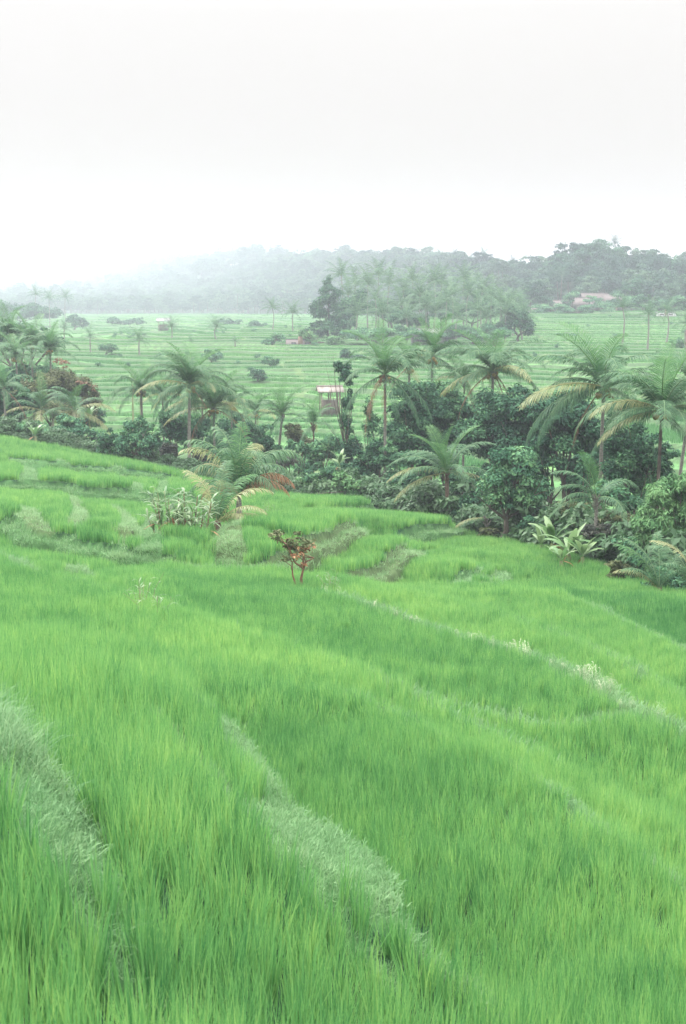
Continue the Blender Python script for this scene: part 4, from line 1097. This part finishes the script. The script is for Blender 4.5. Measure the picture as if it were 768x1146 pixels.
def ftree(label, blobs, Y, leaf='dark', group=None, ls=.55, base=None, v=.5, r0=.3, dens=1.3, sub=14):
    tree('broadleaf_tree', label, 'tree', blobs, Y, leaf, ls=ls, dens=dens, base=base, v=v, r0=r0, group=group, sub=sub)
ftree('tall dark conical tree at the left end of the far palm grove', [(368,330,14,14),(364,350,18,16),(372,366,22,16),(356,370,14,12),(384,352,12,14),(366,320,7,10)], 325)
ftree('dark rounded tree at the right end of the far palm grove', [(582,362,16,14),(592,368,10,10),(566,366,14,12),(574,352,12,9)], 300)
ftree('huge domed tree on the right skyline', [(668,288,26,17),(645,294,20,14),(692,296,22,16),(672,280,22,11),(700,308,16,14),(632,306,16,14),(660,308,26,14),(684,316,22,12)], 540, ls=.8, base=670, v=.45)
ftree('dark tree on the skyline at the right frame edge', [(752,302,16,12),(772,306,18,16),(742,316,14,14),(760,320,18,14)], 520, ls=.8)
ftree('small crowned tree on the skyline left of the domed one', [(617,300,12,10),(606,308,11,10),(622,310,12,10)], 560, ls=.8)
ftree('round topped tree on the middle skyline', [(533,297,13,9),(546,302,14,10),(524,304,12,10)], 700, ls=.9)
ftree('tree with a flat top on the skyline above the far grove', [(470,290,16,9),(490,288,14,9),(455,295,12,9)], 860, ls=.9)
ftree('misty tall tree on the skyline left of centre', [(350,292,14,10),(338,298,12,10),(362,298,12,10)], 1180, ls=1.0)
ftree('misty round tree standing out on the left skyline', [(182,308,8,9),(190,314,10,9),(176,316,9,9)], 1850, ls=1.0)
ftree('hazy tree clump beside the skyline palms at the left', [(20,352,20,12),(50,352,18,12),(35,345,14,10),(5,350,16,12)], 620, 'dark', ls=.85)
ftree('hazy bush tree below the skyline palms at the left', [(84,358,9,9),(92,362,7,7)], 560, 'dark', ls=.8)
ftree('dark tree behind the palms at the left edge', [(10,372,22,14),(40,378,20,12),(62,384,16,12),(-10,376,16,16)], 175, 'dark', ls=.35)
ftree('bushy green tree at the foot of the far grove, left of the pale roof', [(400,374,18,9),(424,374,18,9),(442,372,14,9)], 298, 'mid', ls=.45)
ftree('bushy green tree at the foot of the far grove, right of the pale roof', [(505,372,16,9),(528,372,18,9),(548,370,14,9)], 298, 'mid', ls=.45)
ftree('light bush tree in front of the conical tree', [(352,380,12,6),(374,381,12,6),(340,374,8,7)], 302, 'light', ls=.4)
ftree('tree filling the far grove behind its palms on the left', [(410,345,22,16),(440,350,22,16),(460,340,18,14)], 350, 'dark', ls=.5)
ftree('tree filling the far grove behind its palms on the right', [(500,350,22,14),(530,350,22,14),(552,345,16,14)], 345, 'dark', ls=.5)
ftree('hazy bush left of the brown roofed shed', [(312,378,9,7),(302,384,8,5)], 305, 'mid', ls=.4)
ftree('hazy low tree at the right terraces edge', [(735,342,16,9),(712,338,16,10),(765,340,16,10)], 400, 'dark', ls=.6)
ftree('row of low trees below the pinkish roofs', [(606,345,14,7),(630,346,14,7),(655,347,14,7),(680,345,14,7)], 425, 'mid', ls=.55)
FT2 = [('hazy tree on the far left terraces above the lone palm', [(118,388,9,7),(126,391,7,6)], 290, 'mid', .4),
 ('hazy tree pair below the slender far palms', [(232,398,10,7),(244,401,8,6)], 258, 'mid', .35),
 ('hazy tree left of the small leaning palm, on the near terraces of the far side', [(286,418,9,8),(294,422,7,6)], 215, 'dark', .3),
 ('round hazy tree on the middle terraces below the shed', [(300,404,8,6),(308,406,6,5)], 245, 'mid', .35),
 ('dark hedge tree at the end of a terrace right of the shed', [(388,398,10,7),(400,400,9,6)], 262, 'dark', .35),
 ('hazy tree on the right terraces below the domed skyline tree', [(640,378,9,6),(650,380,7,5)], 320, 'mid', .4),
 ('small hazy tree at the right end of the far terraces', [(756,384,10,7),(766,387,8,6)], 275, 'mid', .35),
 ('row of hazy trees along the upper left terraces', [(128,360,9,5),(142,361,8,5),(156,360,8,5)], 620, 'dark', .8),
 ('hazy tree group on the upper terraces left of centre', [(250,361,9,6),(262,362,8,5)], 560, 'dark', .8),
 ('hazy tree group on the upper terraces near the far palm', [(284,364,9,6),(294,366,7,5)], 470, 'dark', .7)]
for lb, bl_, Y_, lf, l_ in FT2: ftree(lb, bl_, Y_, lf, ls=l_, r0=.15)
GB = 'low bushes dotted on the far terraces'
rb = random.Random(31)
bsh = Acc(); leafcloud(bsh, rr, (0, 0, .9), (1.3, 1.2, 1.0), 1.2, .35, .6, .2, 9, .45); bshm = bsh.mesh('bush', M['mid'])
for k in range(54):
    py_ = rb.choice([358, 362, 366, 371, 378, 386, 395, 404]) + rb.uniform(-3, 3); px_ = rb.uniform(90, 360) if k % 3 else rb.uniform(590, 766)
    Yb = float(np.interp(py_, [350, 370, 390, 410], [460, 380, 290, 235])); q = P(px_, py_, Yb); z0 = gz(float(q[0]), Yb)
    o = mobj('bush', bshm, None, (float(q[0]), Yb, z0), (0, 0, rb.uniform(0, 6)), (rb.uniform(.35, .85),)*2+(rb.uniform(.4, .85),))
    tag(o, 'small hazy bush on a bund of the far terraces', 'bush', GB)

# houses
def house(name, label, px, py, Y, w, d, hw_, hr, roof='tile', wall='wall', rz=0.0, openpost=False, dzr=None, cat='house', windows=2):
    """px, py: ridge centre seen in the photograph; w, d metres; hw_ wall height; hr roof height"""
    q = P(px, py, Y); z0 = gz(float(q[0]), Y); zb = min(z0, float(q[2])-hw_-hr)
    root = empty(name, (float(q[0]), Y, z0), label, cat); root.rotation_euler[2] = rz
    top = float(q[2])-z0; ez = top-hr
    A = Acc()
    R_ = Acc(); ov = .45; t = .09
    for sy in (-1, 1):
        V = [(-w/2-ov, 0, top), (w/2+ov, 0, top), (w/2+ov, sy*(d/2+ov), ez-.15), (-w/2-ov, sy*(d/2+ov), ez-.15)]
        V += [(a_, b_, c_-t) for a_, b_, c_ in V]
        R_.add(V, [(0,1,2,3),(7,6,5,4),(0,4,5,1),(1,5,6,2),(2,6,7,3),(3,7,4,0)])
    R_.tube([(-w/2-ov, 0, top+.02), (w/2+ov, 0, top+.02)], .10, 6)
    rf_ = mobj('roof', R_.mesh('roof', M[roof], False), root)
    if openpost:
        for sx in (-1, 0, 1):
            for sy in (-1, 1):
                A = Acc(); A.box((sx*w/2*.94, sy*d/2*.9, (ez-.2-.3)/2), (.14, .14, ez+.1)); mobj('post', A.mesh('post', M['wood'], False), root)
        B = Acc(); B.box((0, d*.2, ez*.32), (w*.8, d*.4, ez*.6)); mobj('wall', B.mesh('wall', M[wall], False), root)
    else:
        B = Acc(); B.box((0, 0, (ez-.4)/2), (w, d, ez+.35))
        for sx in (-1, 1): B.add([(sx*w/2*.998, -d/2, ez-.03), (sx*w/2*.998, d/2, ez-.03), (sx*w/2*.998, 0.02, top-.14), (sx*w/2*.998, -.02, top-.14)], [(0, 1, 2, 3)])
        mobj('wall', B.mesh('wall', M[wall], False), root)
        D = Acc(); D.box((0, -d/2-.03, .95), (.95, .06, 2.0)); mobj('door', D.mesh('door', M['red_shutter'], False), root)
        for k in range(windows):
            sx = (-1 if k % 2 == 0 else 1)*(w*.27+.0*k)
            G = Acc(); G.box((sx, -d/2-.02, ez*.58), (1.0, .05, .95)); g_ = mobj('window', G.mesh('window', M['glass'], False), root)
            Fm = Acc()
            for dx_, dz_, wx, wz in ((-.54, 0, .08, 1.11), (.54, 0, .08, 1.11), (0, .515, 1.0, .08), (0, -.515, 1.0, .08)): Fm.box((sx+dx_, -d/2-.045, ez*.58+dz_), (wx, .08, wz))
            mobj('window_frame', Fm.mesh('window_frame', M['wood'], False), g_)
EXTRA = [
 ('low dark tree behind the left end of the pale roofed house', [(452,356,18,12),(470,362,14,10)], 312, 'dark', .5),
 ('dense dark tree in the middle of the far grove', [(478,336,20,14),(462,342,16,14),(494,344,16,14)], 352, 'dark', .5),
 ('broad dark tree between the conical tree and the grove palms', [(390,350,16,16),(400,338,14,14),(384,362,14,12)], 335, 'dark', .5),
 ('tree closing the far grove on the right behind the rounded tree', [(560,340,18,13),(580,348,14,12),(545,332,14,10)], 350, 'dark', .5),
 ('tree with a lighter crown at the foot of the far grove', [(460,374,16,8),(478,377,14,7)], 296, 'mid', .4),
 ('green tree at the foot of the far grove under the rounded tree', [(560,374,16,8),(540,377,14,6)], 292, 'mid', .4),
 ('tree crowding the left end of the village row', [(600,336,11,8),(612,340,10,7),(592,330,12,9)], 452, 'dark', .6),
 ('tree between the leftmost village house and the largest one', [(636,338,9,7),(640,330,8,6)], 446, 'mid', .6),
 ('tree hiding the right side of the village', [(700,330,14,12),(712,324,14,12),(690,338,12,7)], 445, 'dark', .6),
 ('tree in front of the largest village house', [(662,336,9,5),(672,339,8,5)], 442, 'mid', .6),
 ('tree behind the village, above its highest roof', [(655,318,14,9),(680,320,14,8),(668,314,12,7)], 492, 'dark', .7)]
for lb, bl_, Y_, lf, l_ in EXTRA: ftree(lb, bl_, Y_, lf, ls=l_)
house('field_hut', 'small open field hut with a rusty sheet roof beside the vine covered tree', 369, 432, 172, 2.3, 1.9, .9, .45, 'rust', 'wall_dark', .15, True, cat='hut')
house('shed', 'low shed with a brown roof left of the far palm grove', 336, 380, 303, 5.2, 4, 1.6, .9, 'tile', 'wall_dark', .05, cat='shed')
house('house', 'pale roofed house half hidden in the far palm grove', 486, 368, 300, 9, 5, 2.2, 1.5, 'white_sheet', 'wall', .1)
house('field_hut', 'tiny hut with a pale sheet roof on the far left terraces', 183, 356, 440, 3.4, 2.6, 1.5, .7, 'white_sheet', 'wall_dark', .1, True, cat='hut')
house('house', 'white walled house at the edge of the far right terraces', 745, 349, 395, 4.5, 4, 1.8, .9, 'white_sheet', 'wall', -.1)
for k, (x_, y_, Y_, w_, rf_, rz_, lb) in enumerate([
    (665, 328, 470, 8, 'tile', .1, 'largest village house with a pinkish tiled roof, highest on the slope'),
    (690, 329, 465, 7, 'tile', -.2, 'village house with a red tiled roof right of the largest one'),
    (648, 333, 455, 8, 'tile', .15, 'village house with a pale pink roof left below the largest one'),
    (622, 336, 460, 6.5, 'tile', 0, 'village house with a dark red roof, leftmost of the village row'),
    (674, 336, 450, 7, 'tile', -.05, 'village house with a brown roof just below the largest one'),
    (604, 338, 462, 6, 'rust', .2, 'small village house with a rusty roof at the left end of the row')]):
    house('house', lb, x_, y_, Y_, w_, 6, 2.6, 2.0, rf_, 'wall', rz_)

# the wooded ridge
def foresttree(seed, H, W_, bark=True):
    A = Acc(); r_ = np.random.default_rng(seed)
    A.tube([(0, 0, -.5), (.1, 0, H*.3), (0, .1, H*.6)], [.3, .22, .14], 6, m=1)
    for k in range(r_.integers(5, 9)):
        c = (r_.uniform(-.4, .4)*W_, r_.uniform(-.4, .4)*W_, H*r_.uniform(.38, .85)); q = r_.uniform(.25, .42)*W_
        leafcloud(A, r_, c, (q, q, q*.75), .8, .75, .6, .1, 9, .45)
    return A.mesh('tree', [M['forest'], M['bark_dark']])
fs = [foresttree(900+k, h, w) for k, (h, w) in enumerate([(11, 8), (9, 8), (13, 8), (8, 6), (12, 10), (10, 7)])]
for k in range(2):
    A = Acc(); rngp = random.Random(60+k); A.tube([(0, 0, 0), (.3, 0, 6), (0, 0, 11)], [.25, .18, .14], 5, m=1)
    az = 0
    for j in range(15):
        az += 2.4; t_ = j/15
        frond_acc(A, rngp, 4.4, math.radians(80-80*t_), math.radians(45+55*t_), n=11, hang=.6, az=az, v=.5, lw=.28, segs=1, origin=(0, 0, 11))
    fs.append(A.mesh('tree', [M['forest'], M['bark_dark']]))
WP, WV, WS = [], [], []
for (ya, yb, sp_, sm_) in ((425, 1400, 8.5, 1.0), (1400, 2500, 17.0, 1.6), (2500, 5000, 32.0, 2.2)):
    x_, y_ = jgrid(-.33*yb, 520 if yb < 1500 else 330, ya, yb, sp_, rg_)
    a_ = x_/y_; edge_a = fyf(a_)-np.where(a_ > .12, 22, 0)
    ry = np.interp(a_, RGA, RGY)
    ok = (y_ > edge_a) & (y_ < ry+60) & (np.abs(a_) < .34) & (y_ > ya) & (y_ <= yb)
    vil = (np.abs(a_-.171) < .030) & (y_ < 476); ok &= ~vil
    x_, y_ = x_[ok], y_[ok]; z_ = ground_full(x_, y_)[0]; n_ = len(x_)
    WP.append(np.stack([x_, y_, z_], 1)); WS.append(sm_*rg_.uniform(.6, 1.2, n_)*(.75+.5*fnoise(x_/40, y_/40, 83)))
    WV.append(np.where(rg_.random(n_) < .08, 6+rg_.integers(0, 2, n_), rg_.integers(0, 6, n_)))
WP = np.vstack(WP); WV = np.concatenate(WV); WS = np.concatenate(WS)
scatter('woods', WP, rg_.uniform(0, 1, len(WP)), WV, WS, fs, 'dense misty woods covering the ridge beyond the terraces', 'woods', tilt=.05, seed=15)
